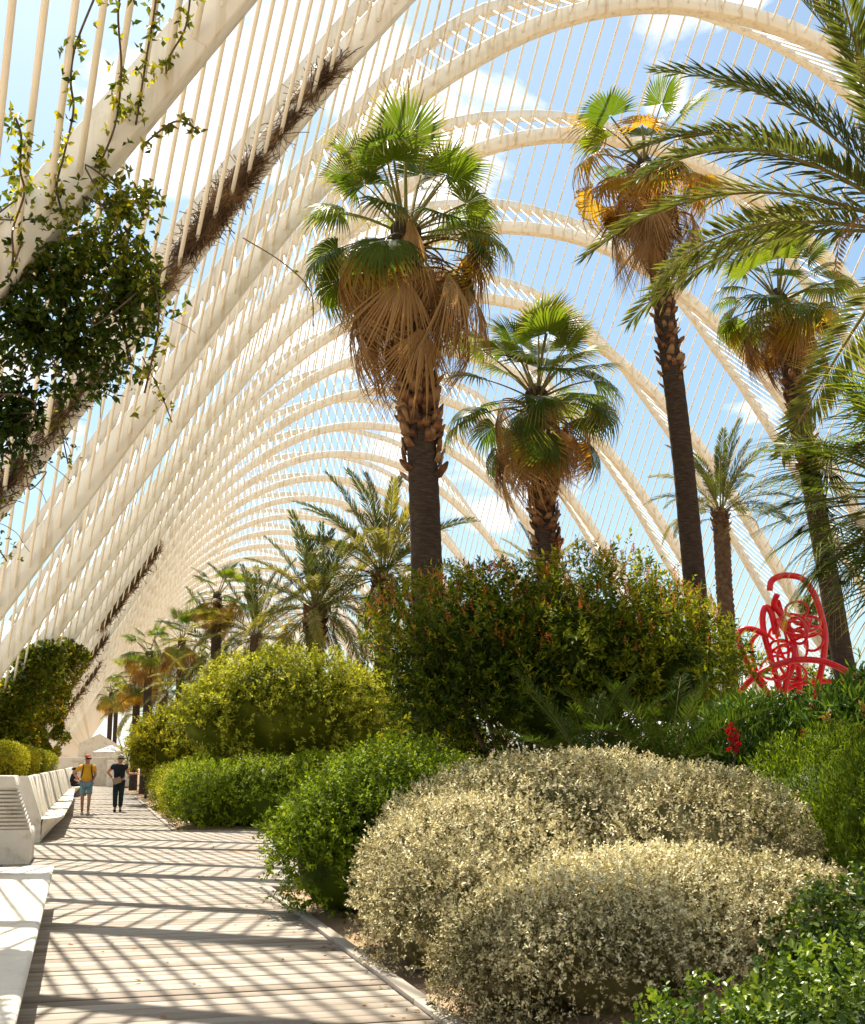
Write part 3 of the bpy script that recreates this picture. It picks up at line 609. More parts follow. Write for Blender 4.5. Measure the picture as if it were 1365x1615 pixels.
# ---- bottlebrush tree
def bottlebrush():
    blobs = [(5.05, 15.35, 2.9, 1.4, 1.2, 1.32), (6.35, 14.75, 2.85, 1.45, 1.2, 1.3), (7.15, 14.2, 2.55, 0.95, 1.0, 1.08), (4.4, 15.6, 2.35, 0.66, 0.8, 0.8), (5.8, 14.8, 2.2, 1.6, 1.0, 0.8)]
    loc = (5.75, 14.95, 0.4); la = np.array(loc)
    t = thing('bottlebrush_tree', 'wide dark bottlebrush tree with reddish flower spikes in front of the tallest palm trunks', 'tree', loc)
    P, O, rr = sample_blobs(blobs, 46000, 0.42, 0.19, 2.1, 1.35, 2.0, 21, 0.5, .36)
    n = len(P); D = O * 0.3 + rng.normal(size=(n, 3)) * 0.6 + [0, 0, 0.3]
    P, D, O, NO, rr, tone = sprigs(P, O, rr, 8, .09); n = len(P)
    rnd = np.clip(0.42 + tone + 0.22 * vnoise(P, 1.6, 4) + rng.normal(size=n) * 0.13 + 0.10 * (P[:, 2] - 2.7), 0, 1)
    leaf_obj('crown', P, D, 0.095 * rng.uniform(.7, 1.3, n), 0.032 * rng.uniform(.8, 1.3, n), M['lf_callis'], t, rnd, loc=loc, nout=NO)
    Q, O2, r2 = sample_blobs(blobs, 620, 0.04, 0.19, 2.1, 1.6, 2.0, 21, 0.15)
    d2 = unit(O2 + rng.normal(size=O2.shape) * 0.45 + [0, 0, 0.8]); k_ = 11; tt = np.linspace(0, 1, k_)
    PS = (Q[:, None] + d2[:, None] * tt[None, :, None] * rng.uniform(.12, .36, (len(Q), 1, 1))).reshape(-1, 3)
    leaf_obj('leafy_shoots', PS, np.repeat(d2, k_, 0) * .6 + rng.normal(size=PS.shape) * .55, 0.065 * rng.uniform(.7, 1.2, len(PS)), 0.022 * np.ones(len(PS)), M['lf_callis'], t, np.clip(.68 + .25 * rng.normal(size=len(PS)), 0, 1), loc=loc)
    # flower spikes, each a small bottlebrush of bristles
    Q, O2, r2 = sample_blobs(blobs, 560, 0.03, 0.19, 2.1, 2.0, 2.0, 21, 0.05)
    w = (Q[:, 2] > 2.75) & (rng.random(len(Q)) < np.clip((Q[:, 2] - 2.4) / 1.6 + np.clip((5.2 - Q[:, 0]) * 0.25, 0, .4), 0.1, 1)); Q = Q[w]; O2 = O2[w]
    d2 = unit(O2 * 0.6 + rng.normal(size=O2.shape) * 0.3 + [0, 0, 0.9])
    Q = Q + d2 * 0.10
    k_ = 16; tt = np.linspace(0, 1, k_); sl = rng.uniform(.10, .18, (len(Q), 1, 1))
    PS = (Q[:, None] + d2[:, None] * tt[None, :, None] * sl).reshape(-1, 3)
    leaf_obj('flower_spikes', PS, np.repeat(d2, k_, 0) * .8 + rng.normal(size=PS.shape) * .5, np.full(len(PS), 0.034), np.full(len(PS), 0.013), M['flower_or'], t, loc=loc)
    core_obj([(b[0], b[1], b[2] + .1, b[3], b[4], b[5]) for b in blobs], 0.55, M['lf_callis'], t, loc, zmin=1.5)
    for s in range(15):
        b = np.array(blobs[s % 5]); a = rng.uniform(0, 6.28)
        p0 = la + np.array([rng.normal() * .22, rng.normal() * .2, -0.1]); p2 = b[:3] + np.array([math.cos(a) * .7, math.sin(a) * .6, rng.uniform(-.3, .3)]) * b[3:6]
        p1 = p0 * .55 + p2 * .45 + [rng.normal() * .12, rng.normal() * .12, -0.15]
        m = MB(); m.tube(spline([p0 - la, p1 - la, p2 - la], 12), np.linspace(.055, .012, 12), 7); m.build('branch', M['stem'], t, smooth=True)
bottlebrush()

# ---- mid-distance shrubs
shrub('clipped_dome_tree', 'broad dome-shaped lime green tree with dark stems behind the cross path hedge', 'tree',
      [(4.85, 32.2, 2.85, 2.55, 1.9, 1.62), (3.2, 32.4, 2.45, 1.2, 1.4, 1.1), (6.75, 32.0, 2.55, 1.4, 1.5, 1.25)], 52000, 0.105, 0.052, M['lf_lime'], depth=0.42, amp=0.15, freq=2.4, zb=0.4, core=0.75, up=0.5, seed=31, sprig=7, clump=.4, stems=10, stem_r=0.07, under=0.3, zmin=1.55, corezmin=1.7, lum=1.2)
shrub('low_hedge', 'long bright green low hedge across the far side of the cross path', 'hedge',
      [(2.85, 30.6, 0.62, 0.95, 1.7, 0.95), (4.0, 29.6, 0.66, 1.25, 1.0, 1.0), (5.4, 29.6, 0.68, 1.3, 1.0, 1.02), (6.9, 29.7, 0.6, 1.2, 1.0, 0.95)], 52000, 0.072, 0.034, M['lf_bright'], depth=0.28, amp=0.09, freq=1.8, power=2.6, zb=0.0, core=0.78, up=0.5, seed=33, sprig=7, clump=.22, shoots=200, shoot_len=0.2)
shrub('low_hedge', 'green low hedge beside the far boardwalk, just right of the woman in black', 'hedge',
      [(2.75, 37.5, 0.55, 0.85, 2.8, 0.85), (2.7, 44, 0.6, 0.8, 3.5, 0.9)], 30000, 0.075, 0.034, M['lf_lime'], depth=0.28, amp=0.1, freq=1.5, power=2.6, zb=0.0, core=0.78, seed=35)
shrub('round_tree', 'small yellowish round tree left of the dome tree, beyond the woman in black', 'tree',
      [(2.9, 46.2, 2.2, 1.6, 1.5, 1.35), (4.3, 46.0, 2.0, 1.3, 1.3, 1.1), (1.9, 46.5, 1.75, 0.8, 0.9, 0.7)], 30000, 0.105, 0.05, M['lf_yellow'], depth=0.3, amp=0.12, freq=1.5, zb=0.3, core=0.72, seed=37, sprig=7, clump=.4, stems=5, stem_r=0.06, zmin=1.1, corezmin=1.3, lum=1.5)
shrub('round_tree', 'dark low tree in the gap below the date palms, right of the dome tree', 'tree',
      [(7.9, 27.6, 1.9, 1.2, 1.0, 1.0), (7.1, 27.8, 1.6, 0.8, .8, .9)], 16000, 0.085, 0.04, M['lf_yellow'], depth=0.35, amp=0.13, freq=1.8, zb=0.4, core=0.65, seed=38, stems=5, stem_r=0.05)
shrub('low_hedge', 'dark green hedge glimpsed under the bottlebrush tree', 'hedge',
      [(5.6, 17.3, 0.9, 1.6, .6, .85), (8.2, 16.6, 1.0, 1.7, .7, .95)], 14000, 0.06, 0.03, M['lf_bright'], depth=.3, amp=.1, zb=.3, core=.75, seed=39)
shrub('wispy_shrub', 'wispy pale green shrub between the young date palm and the red sculpture', 'shrub',
      [(10.0, 17.6, 3.0, 0.36, 0.4, 0.9), (9.8, 17.7, 2.2, .5, .5, .9)], 4500, 0.09, 0.02, M['lf_lime'], depth=.7, amp=.2, zb=.5, core=0, seed=40, up=0.9, stems=5)
shrub('far_shrub', 'green shrub behind the red sculpture at the right foot of an arch', 'shrub',
      [(25.5, 39.0, 2.6, 1.6, 1.6, 2.4), (28.0, 38.0, 2.0, 1.8, 1.6, 2.2)], 14000, 0.16, 0.08, M['lf_vine'], depth=.45, amp=.15, freq=1.2, zb=.0, core=.6, seed=41)
# box hedges on the left planter
for i, (yy, lab) in enumerate(((27.6, 'nearest of the rounded yellow-green box bushes in the left planter'), (33.0, 'second of the rounded box bushes in the left planter'), (40.0, 'third of the rounded box bushes in the left planter'), (48.0, 'farthest of the rounded box bushes in the left planter'))):
    shrub('box_bush', lab, 'bush', [(-2.05 - 0.0 * i, yy, 1.52, 0.62, 1.35 + .5 * i, 0.42)], 15000, 0.05, 0.03, M['lf_yellow'], depth=.22, amp=.05, power=2.8, zb=1.1, core=.82, seed=45 + i, stems=2, group='box bushes in the planter', corezmin=1.15)
shrub('planter_hedge', 'dark green hedge behind the rounded box bushes in the left planter', 'hedge', [(-3.4, 28, 1.6, .9, 2.4, .62), (-3.4, 33, 1.6, .9, 3, .66), (-3.3, 41, 1.6, .9, 5, .66), (-3.3, 52, 1.55, .9, 6, .62)], 40000, .06, .035, M['lf_bright'], depth=.3, amp=.1, power=2.6, zb=1.1, core=.8, seed=49)

# ------------------------------------------------------------------ palms
def bend(V, thmax, y0, y1, th0=0.0):
    """bend a strip lying along +Y downwards: tangent angle runs from th0 at y0 to thmax at y1"""
    yy = np.linspace(min(0, V[:, 1].min()), V[:, 1].max() + 1e-6, 300); f = np.clip((yy - y0) / (y1 - y0), 0, 1)
    th = th0 + (thmax - th0) * f ** 1.15
    cy = np.r_[0, np.cumsum(np.cos(th[:-1]) * np.diff(yy))]; cz = np.r_[0, np.cumsum(-np.sin(th[:-1]) * np.diff(yy))]
    o = np.interp(0, yy, cy); oz = np.interp(0, yy, cz)
    t = np.interp(V[:, 1], yy, th); py = np.interp(V[:, 1], yy, cy) - o; pz = np.interp(V[:, 1], yy, cz) - oz
    return np.stack([V[:, 0], py + V[:, 2] * np.sin(t), pz + V[:, 2] * np.cos(t)], -1)
def fan_leaf(name, pet=0.9, Rb=0.85, spread=112, nseg=34, droop=0.25, tipdroop=0.5, bendmax=0.5, split=0.5, ragged=0.12, cup=0.15, mats=None, seed=0, pleat=0.35, bend_end=None):
    r = np.random.default_rng(seed); m = MB()
    k_ = 8; py = np.linspace(0, pet, k_); w = np.linspace(0.030, 0.013, k_)
    pv = []
    for a, b in zip(py, w): pv += [(-b, a, 0.35 * b), (b, a, 0.35 * b), (0, a, -0.6 * b)]
    q = [(i * 3 + j, i * 3 + (j + 1) % 3, (i + 1) * 3 + (j + 1) % 3, (i + 1) * 3 + j) for i in range(k_ - 1) for j in range(3)]
    m.add(pv, q=q, rnd=0.6, tip=0.0); npet = len(pv); nq = len(q)
    dphi = 2 * R(spread) / nseg
    for i in range(nseg):
        ph = -R(spread) + (i + 0.5) * dphi + r.normal() * dphi * 0.08
        Rr = Rb * (1 - 0.28 * (abs(ph) / R(max(spread, 60))) ** 2) * (1 - ragged * r.random()); td = tipdroop * r.uniform(0.5, 1.5); sw = r.normal() * 0.05
        ring = []
        for f in (0.04, 0.30, split, split + (1 - split) * 0.5, 1.0):
            rr = Rr * f
            hw = rr * math.tan(dphi / 2) if f <= split else Rr * split * math.tan(dphi / 2) * (1 - (f - split) / (1 - split)) ** 0.8 * 0.92
            a = ph + sw * max(0, f - split)
            c = np.array([math.sin(a) * rr, pet + math.cos(a) * rr, -droop * Rb * f * f + cup * abs(math.sin(a)) * rr - td * Rr * max(0, f - split) ** 1.6])
            s = np.array([math.cos(a), -math.sin(a), 0])
            if f < 1: ring.append((c - s * hw, c + [0, 0, pleat * hw], c + s * hw))
            else: ring.append((c,))
        V = [p for rg in ring for p in rg]; tp = [t_ for t_, rg in zip((0, .3, split, split + (1 - split) / 2, 1), ring) for _ in rg]
        q = []; 
        for j in range(3): q += [(j * 3, j * 3 + 1, j * 3 + 4, j * 3 + 3), (j * 3 + 1, j * 3 + 2, j * 3 + 5, j * 3 + 4)]
        t = [(9, 10, 12), (10, 11, 12)]
        m.add(V, q=q, t=t, rnd=np.clip(0.5 + r.normal() * 0.22, 0, 1), tip=tp)
    V = np.vstack(m.v); m.v = [bend(V, bendmax, pet * 0.25, bend_end or (pet + Rb * 0.8))]
    me = m.mesh(name, smooth=False, attrs=True); me.materials.append(mats[0]); me.materials.append(mats[1])
    me.polygons.foreach_set('material_index', np.r_[np.ones(nq, int), np.zeros(len(me.polygons) - nq, int)].astype(np.int32)); me.update()
    return me
def date_leaf(name, Lr=3.4, npair=88, ll=0.48, lw=0.036, bendmax=1.0, vang=28, mats=None, seed=0, start=0.16, fwd=(50, 25), th0=-0.0, droopl=0.25):
    r = np.random.default_rng(seed); m = MB()
    k_ = 14; py = np.linspace(0, Lr, k_); w = np.linspace(0.034, 0.005, k_) * Lr / 3.4
    pv = []
    for a, b in zip(py, w): pv += [(-b, a, 0.3 * b), (b, a, 0.3 * b), (0, a, -0.7 * b)]
    q = [(i * 3 + j, i * 3 + (j + 1) % 3, (i + 1) * 3 + (j + 1) % 3, (i + 1) * 3 + j) for i in range(k_ - 1) for j in range(3)]
    m.add(pv, q=q, rnd=0.6); nq = len(q)
    for i in range(npair):
        f = i / (npair - 1); yb = Lr * (start + (1 - start) * f)
        prof = math.sin(math.pi * (0.12 + 0.80 * f)) ** 0.6
        for s in (-1, 1):
            l_ = ll * prof * r.uniform(0.85, 1.1); a = R(fwd[0] + (fwd[1] - fwd[0]) * f) * r.uniform(0.85, 1.15); v = R(vang + r.normal() * 14)
            d = np.array([s * math.sin(a + R(8)) * math.cos(v), math.cos(a), math.sin(v) * math.sin(a + .2)]); d = d / np.linalg.norm(d)
            side = np.cross(d, [0, 0, 1.0]); side = side / np.linalg.norm(side); up = np.cross(side, d)
            p = np.array([0, yb, 0]); ww = lw * (0.6 + 0.4 * prof)
            b_ = p + d * l_ * 0.5 - up * 0 + np.array([0, 0, -droopl * l_ * 0.12]); e_ = p + d * l_ + np.array([0, 0, -droopl * l_ * 0.45])
            m.add([p, b_ + side * ww / 2, b_ - side * ww / 2, e_, b_ - up * ww * 0.35], t=[(0, 1, 4), (0, 4, 2), (1, 3, 4), (4, 3, 2)], rnd=np.clip(.5 + r.normal() * .2, 0, 1), tip=[.2, .5, .5, 1, .5])
    V = np.vstack(m.v); m.v = [bend(V, bendmax, Lr * 0.08, Lr, th0)]
    me = m.mesh(name, attrs=True); me.materials.append(mats[0]); me.materials.append(mats[1])
    me.polygons.foreach_set('material_index', np.r_[np.ones(nq, int), np.zeros(len(me.polygons) - nq, int)].astype(np.int32)); me.update()
    return me
GM = (M['fan_green'], M['petiole']); YM = (M['fan_yellow'], M['petiole']); DM = (M['fan_dead'], M['fan_dead'])
DEADV = ((21, 1.5, 36), (22, 1.85, 26), (23, 1.2, 48), (24, 1.65, 18))
FAN = {'g': [fan_leaf('frond', pet=.95, Rb=.80, seed=s, bendmax=b, droop=d, tipdroop=t, mats=GM, cup=c, nseg=38) for s, b, d, t, c in ((1, .25, .10, .25, .30), (2, .45, .15, .5, .2), (3, .75, .22, .8, .12), (4, 1.0, .25, 1.0, .1))],
       's': [fan_leaf('frond', pet=.8, Rb=.95, seed=s, bendmax=b, droop=.1, tipdroop=.1, mats=GM, cup=.1, nseg=40, split=.22, spread=140) for s, b in ((31, .35), (32, .6))],
       'y': [fan_leaf('frond', pet=.9, Rb=.85, seed=s, bendmax=b, droop=.25, tipdroop=t, mats=YM, cup=.05, ragged=.25, nseg=36) for s, b, t in ((11, .9, 1.1), (12, 1.3, 1.6), (13, .6, .8))],
       'd': [fan_leaf('dead_frond', pet=.48, Rb=1.15, spread=sp, nseg=30, seed=s, bendmax=b, droop=.1, tipdroop=.4, mats=DM, cup=-.5, ragged=.4, split=.42, pleat=1.0, bend_end=.48 + .2) for s, b, sp in DEADV]}
DG = (M['date_green'], M['petiole']); DP = (M['date_pale'], M['petiole']); DD = (M['date_dead'], M['date_dead'])
DATE = {'g': [date_leaf('frond', Lr=3.3, seed=s, bendmax=b, mats=DG, vang=v) for s, b, v in ((1, .45, 34), (2, .8, 28), (3, 1.15, 20), (4, 1.45, 12))],
        'p': [date_leaf('frond', Lr=3.2, seed=s, bendmax=b, mats=DP, vang=v) for s, b, v in ((6, .7, 28), (7, 1.2, 18), (8, 1.6, 10))],
        'd': [date_leaf('dead_frond', Lr=2.4, seed=9, bendmax=1.9, mats=DD, npair=30, ll=.2, vang=-10, droopl=.9)]}
def put(name, me, parent, loc, az, el, roll=0.0, sc=1.0):
    o = bpy.data.objects.new(name, me); COL.objects.link(o); o.parent = parent
    Mx = Matrix.Translation(loc) @ Matrix.Rotation(az - math.pi / 2, 4, 'Z') @ Matrix.Rotation(el, 4, 'X') @ Matrix.Rotation(roll, 4, 'Y') @ Matrix.Scale(sc, 4)
    o.matrix_local = Mx
    return o
boot_me = None
def make_boot():
    m = MB(); V = [(-.055, 0, -.10), (.055, 0, -.10), (.04, .05, .10), (-.04, .05, .10), (-.02, .085, .20), (.02, .085, .20), (-.045, .045, -.06), (.045, .045, -.06), (.03, .085, .10), (-.03, .085, .10)]
    m.add(V, q=[(0, 1, 2, 3), (3, 2, 5, 4), (6, 9, 8, 7), (9, 4, 5, 8), (0, 3, 9, 6), (1, 7, 8, 2)], t=[(3, 4, 9), (2, 8, 5)]); m.add([V[0], V[1], V[7], V[6]], q=[(0, 3, 2, 1)])
    V_ = np.vstack(m.v); m.v = [V_ * [1.55, 1.15, .72]]; me = m.mesh('leaf_base'); me.materials.append(M['bark_boot']); return me
boot_me = make_boot()
def trunk_mesh(axis, rad, mat, rings=0.0, rough=0.0, k=18, seed=0, step=0.06):
    axis = np.array(axis, float); L_ = np.linalg.norm(axis[-1] - axis[0]); n = max(12, int(L_ / step)); P = spline(axis, n); t = np.linspace(0, 1, n)
    rr = np.interp(t, list(np.linspace(0, .965, len(rad))) + [1.0], list(rad) + [rad[-1] * .3]); r = np.random.default_rng(seed)
    V = []; ang = np.arange(k) * 2 * np.pi / k
    for i in range(n):
        z = P[i, 2]; ripple = 1 + rings * (0.5 + 0.5 * math.sin(z * 26 + math.sin(z * 5.3) * 2)) - rings * .5
        nn = vnoise(np.stack([np.cos(ang) * 1.2, np.sin(ang) * 1.2, np.full(k, z * 2)], -1), 1.5, seed)
        if rough: nn = nn * .5 + np.sign(np.sin(ang * 5 + (i % 2) * math.pi + z * 2)) * 0.5
        q = rr[i] * (ripple + rough * nn + .02 * vnoise(np.stack([np.cos(ang), np.sin(ang), np.full(k, z)], -1), 3))
        V.append(np.stack([P[i, 0] + q * np.cos(ang), P[i, 1] + q * np.sin(ang), np.full(k, z)], -1))
    m = MB(); m.loft(V, caps=True); me = m.mesh('trunk', smooth=True); me.materials.append(mat); return me
def fan_palm(label, base, top, r0=.24, r1=.2, green=26, yellow=8, dead=26, sc=1.0, boots=40, boot_len=1.2, skirt=2.0, seed=0, lean=None, sizes=(.85, 1.15), elev=(80, -18), skirt_spread=1.0, cat='palm', group='fan palms in the garden', ysplit=0.0, stiff=False, dsc=1.0, bz=None):
    r = random.Random(seed); t = thing('fan_palm', label, cat, base, group); bx = np.array(base, float); tp = np.array(top, float) - bx
    mid = tp * 0.5 + (np.array(lean) if lean is not None else 0)
    ax = [(0, 0, -.2), mid * [1, 1, 1], tp]
    tk = link('trunk', trunk_mesh(ax, [r0 * 1.12, r0, r0 * .95, r1], M['bark_smooth'], rings=.03, seed=seed, k=20), None, t)
    crown_r = r1 * 0.9
    S = spline(ax, 60)
    def axis_at(z): return np.array([np.interp(z, S[:, 2], S[:, 0]), np.interp(z, S[:, 2], S[:, 1]), z])
    zt = tp[2]
    for i in range(green):
        f = (i + .5) / green; el = R(elev[0] + (elev[1] - elev[0]) * f ** .85 + r.uniform(-15, 13)); az = i * 2.39996 + r.uniform(-.35, .35)
        vi = min(3, int(f * 3.2 + r.uniform(0, .9))); p = axis_at(zt - .10 - .35 * f * sc) + np.array([math.cos(az), math.sin(az), 0]) * crown_r * .45
        me = FAN['s'][vi % 2] if stiff else FAN['g'][vi] if r.random() > ysplit else FAN['y'][r.randrange(3)]
        put('frond', me, t, p, az, el, r.uniform(-.45, .45), sc * r.uniform(*sizes))
    for i in range(yellow):
        az = i * 2.39996 * 1.7 + r.uniform(-.4, .4); el = R(r.uniform(-35, 5)); p = axis_at(zt - .4 * sc - .25 * r.random() * sc) + np.array([math.cos(az), math.sin(az), 0]) * crown_r * .6
        put('frond', FAN['y'][r.randrange(3)], t, p, az, el, r.uniform(-.4, .4), sc * r.uniform(.8, 1.05))
    for i in range(dead):
        az = i * 2.39996 + r.uniform(-.35, .35); f = i / max(1, dead - 1); vi = r.randrange(4); el = DEADV[vi][1] - R(88) + R(r.uniform(-8, 16)); p = axis_at(zt - (.35 + f * (skirt - 1.0)) * sc) + np.array([math.cos(az), math.sin(az), 0]) * crown_r * skirt_spread
        put('dead_frond', FAN['d'][vi], t, p, az, el, r.uniform(-.5, .5), sc * dsc * r.uniform(.55, 1.3))
    z0 = zt - skirt * sc - boot_len + .6
    if bz: z0 = zt + bz[0]; boot_len = bz[1] - bz[0] - .2

    for i in range(boots):
        f = i / max(1, boots - 1); az = i * 2.39996 + r.uniform(-.2, .2); z = z0 + f * (boot_len + .2) + r.uniform(-.05, .05); p = axis_at(z) + np.array([math.cos(az), math.sin(az), 0]) * (np.interp(z / zt, (0, 1), (r0, r1)) * .93)
        if r.random() > .35 + f * 1.2: continue
        o = put('leaf_base', boot_me, tk, p, az, R(r.uniform(-40, 15)), r.uniform(-.35, .35), r.uniform(.6, 1.1) * (r1 / .2))
    return t
def date_palm(label, base, top, r0=.22, r1=.2, fronds=46, sc=1.0, pale=.3, dead=3, seed=0, elev=(85, -35), boots=60, lean=None, group='date palms in the garden', rough=.12, name='date_palm'):
    r = random.Random(seed); t = thing(name, label, 'palm', base, group); bx = np.array(base, float); tp = np.array(top, float) - bx
    mid = tp * .5 + (np.array(lean) if lean is not None else 0); ax = [(0, 0, -.2), mid, tp]
    tk = link('trunk', trunk_mesh(ax, [r0, r0 * .95, r0, r1 * 1.15], M['bark_date'], rings=.08, rough=rough, seed=seed, k=20, step=.05), None, t)
    for i in range(fronds):
        f = (i + .5) / fronds; el = R(elev[0] + (elev[1] - elev[0]) * f ** 1.1 + r.uniform(-7, 7)); az = i * 2.39996 + r.uniform(-.2, .2)
        p = tp + np.array([math.cos(az) * r1 * .5, math.sin(az) * r1 * .5, -.28 * f * sc])
        if r.random() < pale * (0.5 + f): me = DATE['p'][min(2, int(f * 2.4 + r.random() * .8))]
        else: me = DATE['g'][min(3, int(f * 3.2 + r.random() * .8))]
        put('frond', me, t, p, az, el, r.uniform(-.5, .5), sc * r.uniform(.85, 1.1))
    for i in range(dead):
        az = r.uniform(0, 6.28); put('dead_frond', DATE['d'][0], t, tp + np.array([math.cos(az) * r1 * .7, math.sin(az) * r1 * .7, -.35]), az, R(r.uniform(5, 30)), r.uniform(-.6, .6), sc * r.uniform(.7, 1))
    for i in range(boots):
        f = i / max(1, boots - 1); az = i * 2.39996; z = tp[2] - .95 * sc + f * .85 * sc
        p = tp * [1, 1, 0] * 1.0 + np.array([math.cos(az) * r1 * 1.1, math.sin(az) * r1 * 1.1, z]); put('leaf_base', boot_me, tk, p, az, R(r.uniform(-25, 0)), r.uniform(-.2, .2), .8 * r1 / .2)
    return t
# big fan palms
fan_palm('tall fan palm left of centre with the longest brown skirt of dead fronds', (5.05, 18.33, .3), (4.66, 18.42, 10.85), r0=.26, r1=.27, green=36, yellow=8, dead=50, skirt=2.2, boots=120, boot_len=1.6, seed=1, sc=1.25, lean=(.16, 0, 0), elev=(80, -22), dsc=1.08, bz=(-4.6, -2.9))
fan_palm('shorter green fan palm at the centre, its crown below the tallest skirt', (8.06, 20.46, .4), (7.84, 20.55, 8.75), r0=.21, r1=.22, green=38, yellow=2, dead=40, skirt=1.8, boots=90, boot_len=1.1, seed=2, sc=1.2, lean=(.05, 0, 0), elev=(82, -22), dsc=.95, bz=(-3.5, -2.0))
fan_palm('tallest fan palm, right of centre, with yellowing fronds and a leaning dark trunk', (10.1, 18.5, .4), (9.42, 18.75, 12.95), r0=.2, r1=.17, green=17, yellow=10, dead=50, skirt=2.3, boots=90, boot_len=1.1, seed=3, sc=1.05, bz=(-4.6, -2.8), dsc=1.0, lean=(.16, 0, 0), elev=(80, -10), ysplit=.4)
fan_palm('compact fan palm at the right, behind the drooping date palm fronds', (13.35, 18.7, .4), (12.5, 19.3, 10.75), r0=.2, r1=.18, green=30, yellow=6, dead=40, skirt=1.8, boots=110, boot_len=1.8, seed=4, sc=.98, bz=(-3.8, -1.9), dsc=.95, elev=(80, -25))
fan_palm('low fan palm with stiff narrow leaflets at the right edge above the sculpture', (7.4, 9.1, .4), (7.25, 9.18, 4.25), r0=.15, r1=.14, green=50, yellow=0, dead=4, skirt=1.2, boots=10, seed=5, sc=1.0, elev=(78, -38), stiff=True)
# big date palm at the right edge
date_palm('large date palm at the right edge with long arching fronds', (9.75, 11.45, .4), (9.6, 11.55, 8.3), r0=.25, r1=.24, fronds=34, sc=1.22, pale=.0, dead=2, seed=6, elev=(84, 2))
date_palm('slim young date palm standing right of the leaning fan palm trunk', (13.87, 24.3, .4), (13.85, 24.33, 7.45), r0=.19, r1=.16, fronds=26, sc=.58, pale=.15, dead=3, seed=7, elev=(88, 5), boots=20)
date_palm('taller of the two date palms left of centre, its crown beside the tall trunk', (8.5, 36.0, .4), (8.43, 36.0, 7.5), r0=.25, r1=.25, fronds=42, sc=1.05, pale=.5, dead=2, seed=8, elev=(86, -35))
date_palm('lower of the two date palms left of centre, above the dome tree', (6.25, 35.4, .4), (6.2, 35.4, 6.25), r0=.25, r1=.25, fronds=38, sc=.88, pale=.55, dead=2, seed=9, elev=(82, -40))
# background palms
def bgp(kind, label, x, y, z, sc, seed, **kw):
    if kind == 'd': return date_palm(label, (x, y, .3), (x + .1, y, z), r0=.2, r1=.2, fronds=28, sc=sc * .8, pale=.6, dead=1, seed=seed, boots=0, elev=(82, -40), group='palms in the background', **kw)
    return fan_palm(label, (x, y, .3), (x - .05, y, z), r0=.2, r1=.17, green=18, yellow=7, dead=16, sc=sc, skirt=1.6, boots=0, seed=seed, group='palms in the background', **kw)
bgp('d', 'date palm peeking out behind the centre fan palm trunk', 12.1, 31.8, 6.8, .62, 20)
bgp('d', 'bushy date palm behind and left of the lower date palm', 5.3, 43, 6.2, 1.1, 21)
bgp('d', 'bushy date palm farther left above the dome tree', 4.5, 49, 6.0, 1.1, 22)
bgp('d', 'low date palm between dome tree and the row of fan palm trunks', 3.9, 53, 4.6, .9, 24)
bgp('f', 'fan palm with brown dead leaves rising above the background date palms', 4.15, 44.8, 7.9, .9, 25)
bgp('f', 'fan palm half hidden left of the background date palms', 3.55, 55, 7.2, .95, 26)
bgp('f', 'nearest fan palm in the far row beside the boardwalk, with a patterned trunk', 2.25, 58, 6.9, 1.0, 27)
bgp('f', 'second fan palm in the far row beside the boardwalk', 2.0, 66, 6.2, 1.05, 28)
bgp('f', 'third fan palm in the far row beside the boardwalk', 2.9, 72, 6.6, 1.05, 29)
bgp('f', 'far fan palm standing alone against the bright gap at the path end', 1.0, 100, 7.2, 1.1, 30)
bgp('f', 'farthest thin fan palm beside the bright gap at the path end', 1.6, 112, 7.6, 1.1, 31)
bgp('d', 'far low date palm right of the bright gap', 2.4, 84, 5.0, 1.0, 32)
bgp('d', 'far date palm behind the yellowish round tree', 3.2, 64, 5.2, 1.0, 33)
bgp('d', 'date palm behind the bottlebrush tree, low at centre', 10.6, 38, 5.0, 1.0, 35)

# ---- cycads
CYC = [date_leaf('frond', Lr=1.25, npair=52, ll=.19, lw=.013, bendmax=b, vang=v, mats=(M['cycad'], M['petiole']), seed=40 + i, start=.1, fwd=(65, 45), droopl=.1) for i, (b, v) in enumerate(((.5, 30), (.8, 25), (1.1, 18)))]
def cycad(label, base, n, sc, seed):
    r = random.Random(seed); t = thing('cycad', label, 'cycad', base, 'cycads under the bottlebrush tree')
    m = MB(); m.tube([(0, 0, -.3), (0, 0, .15), (0, 0, .45)], [.16, .17, .10], 12); m.build('trunk', M['bark_date'], t, smooth=True)
    for i in range(n):
        f = (i + .5) / n; az = i * 2.39996 + r.uniform(-.2, .2); put('frond', CYC[min(2, int(f * 3))], t, (0, 0, .42), az, R(72 - 78 * f + r.uniform(-6, 6)), r.uniform(-.3, .3), sc * r.uniform(.85, 1.1))
cycad('dark cycad with drooping fronds below the left part of the bottlebrush', (5.2, 12.25, .92), 26, 1.15, 1)
cycad('cycad with a yellow edged frond beside the first, above the silvery mound', (5.95, 11.8, .93), 30, 1.15, 2)

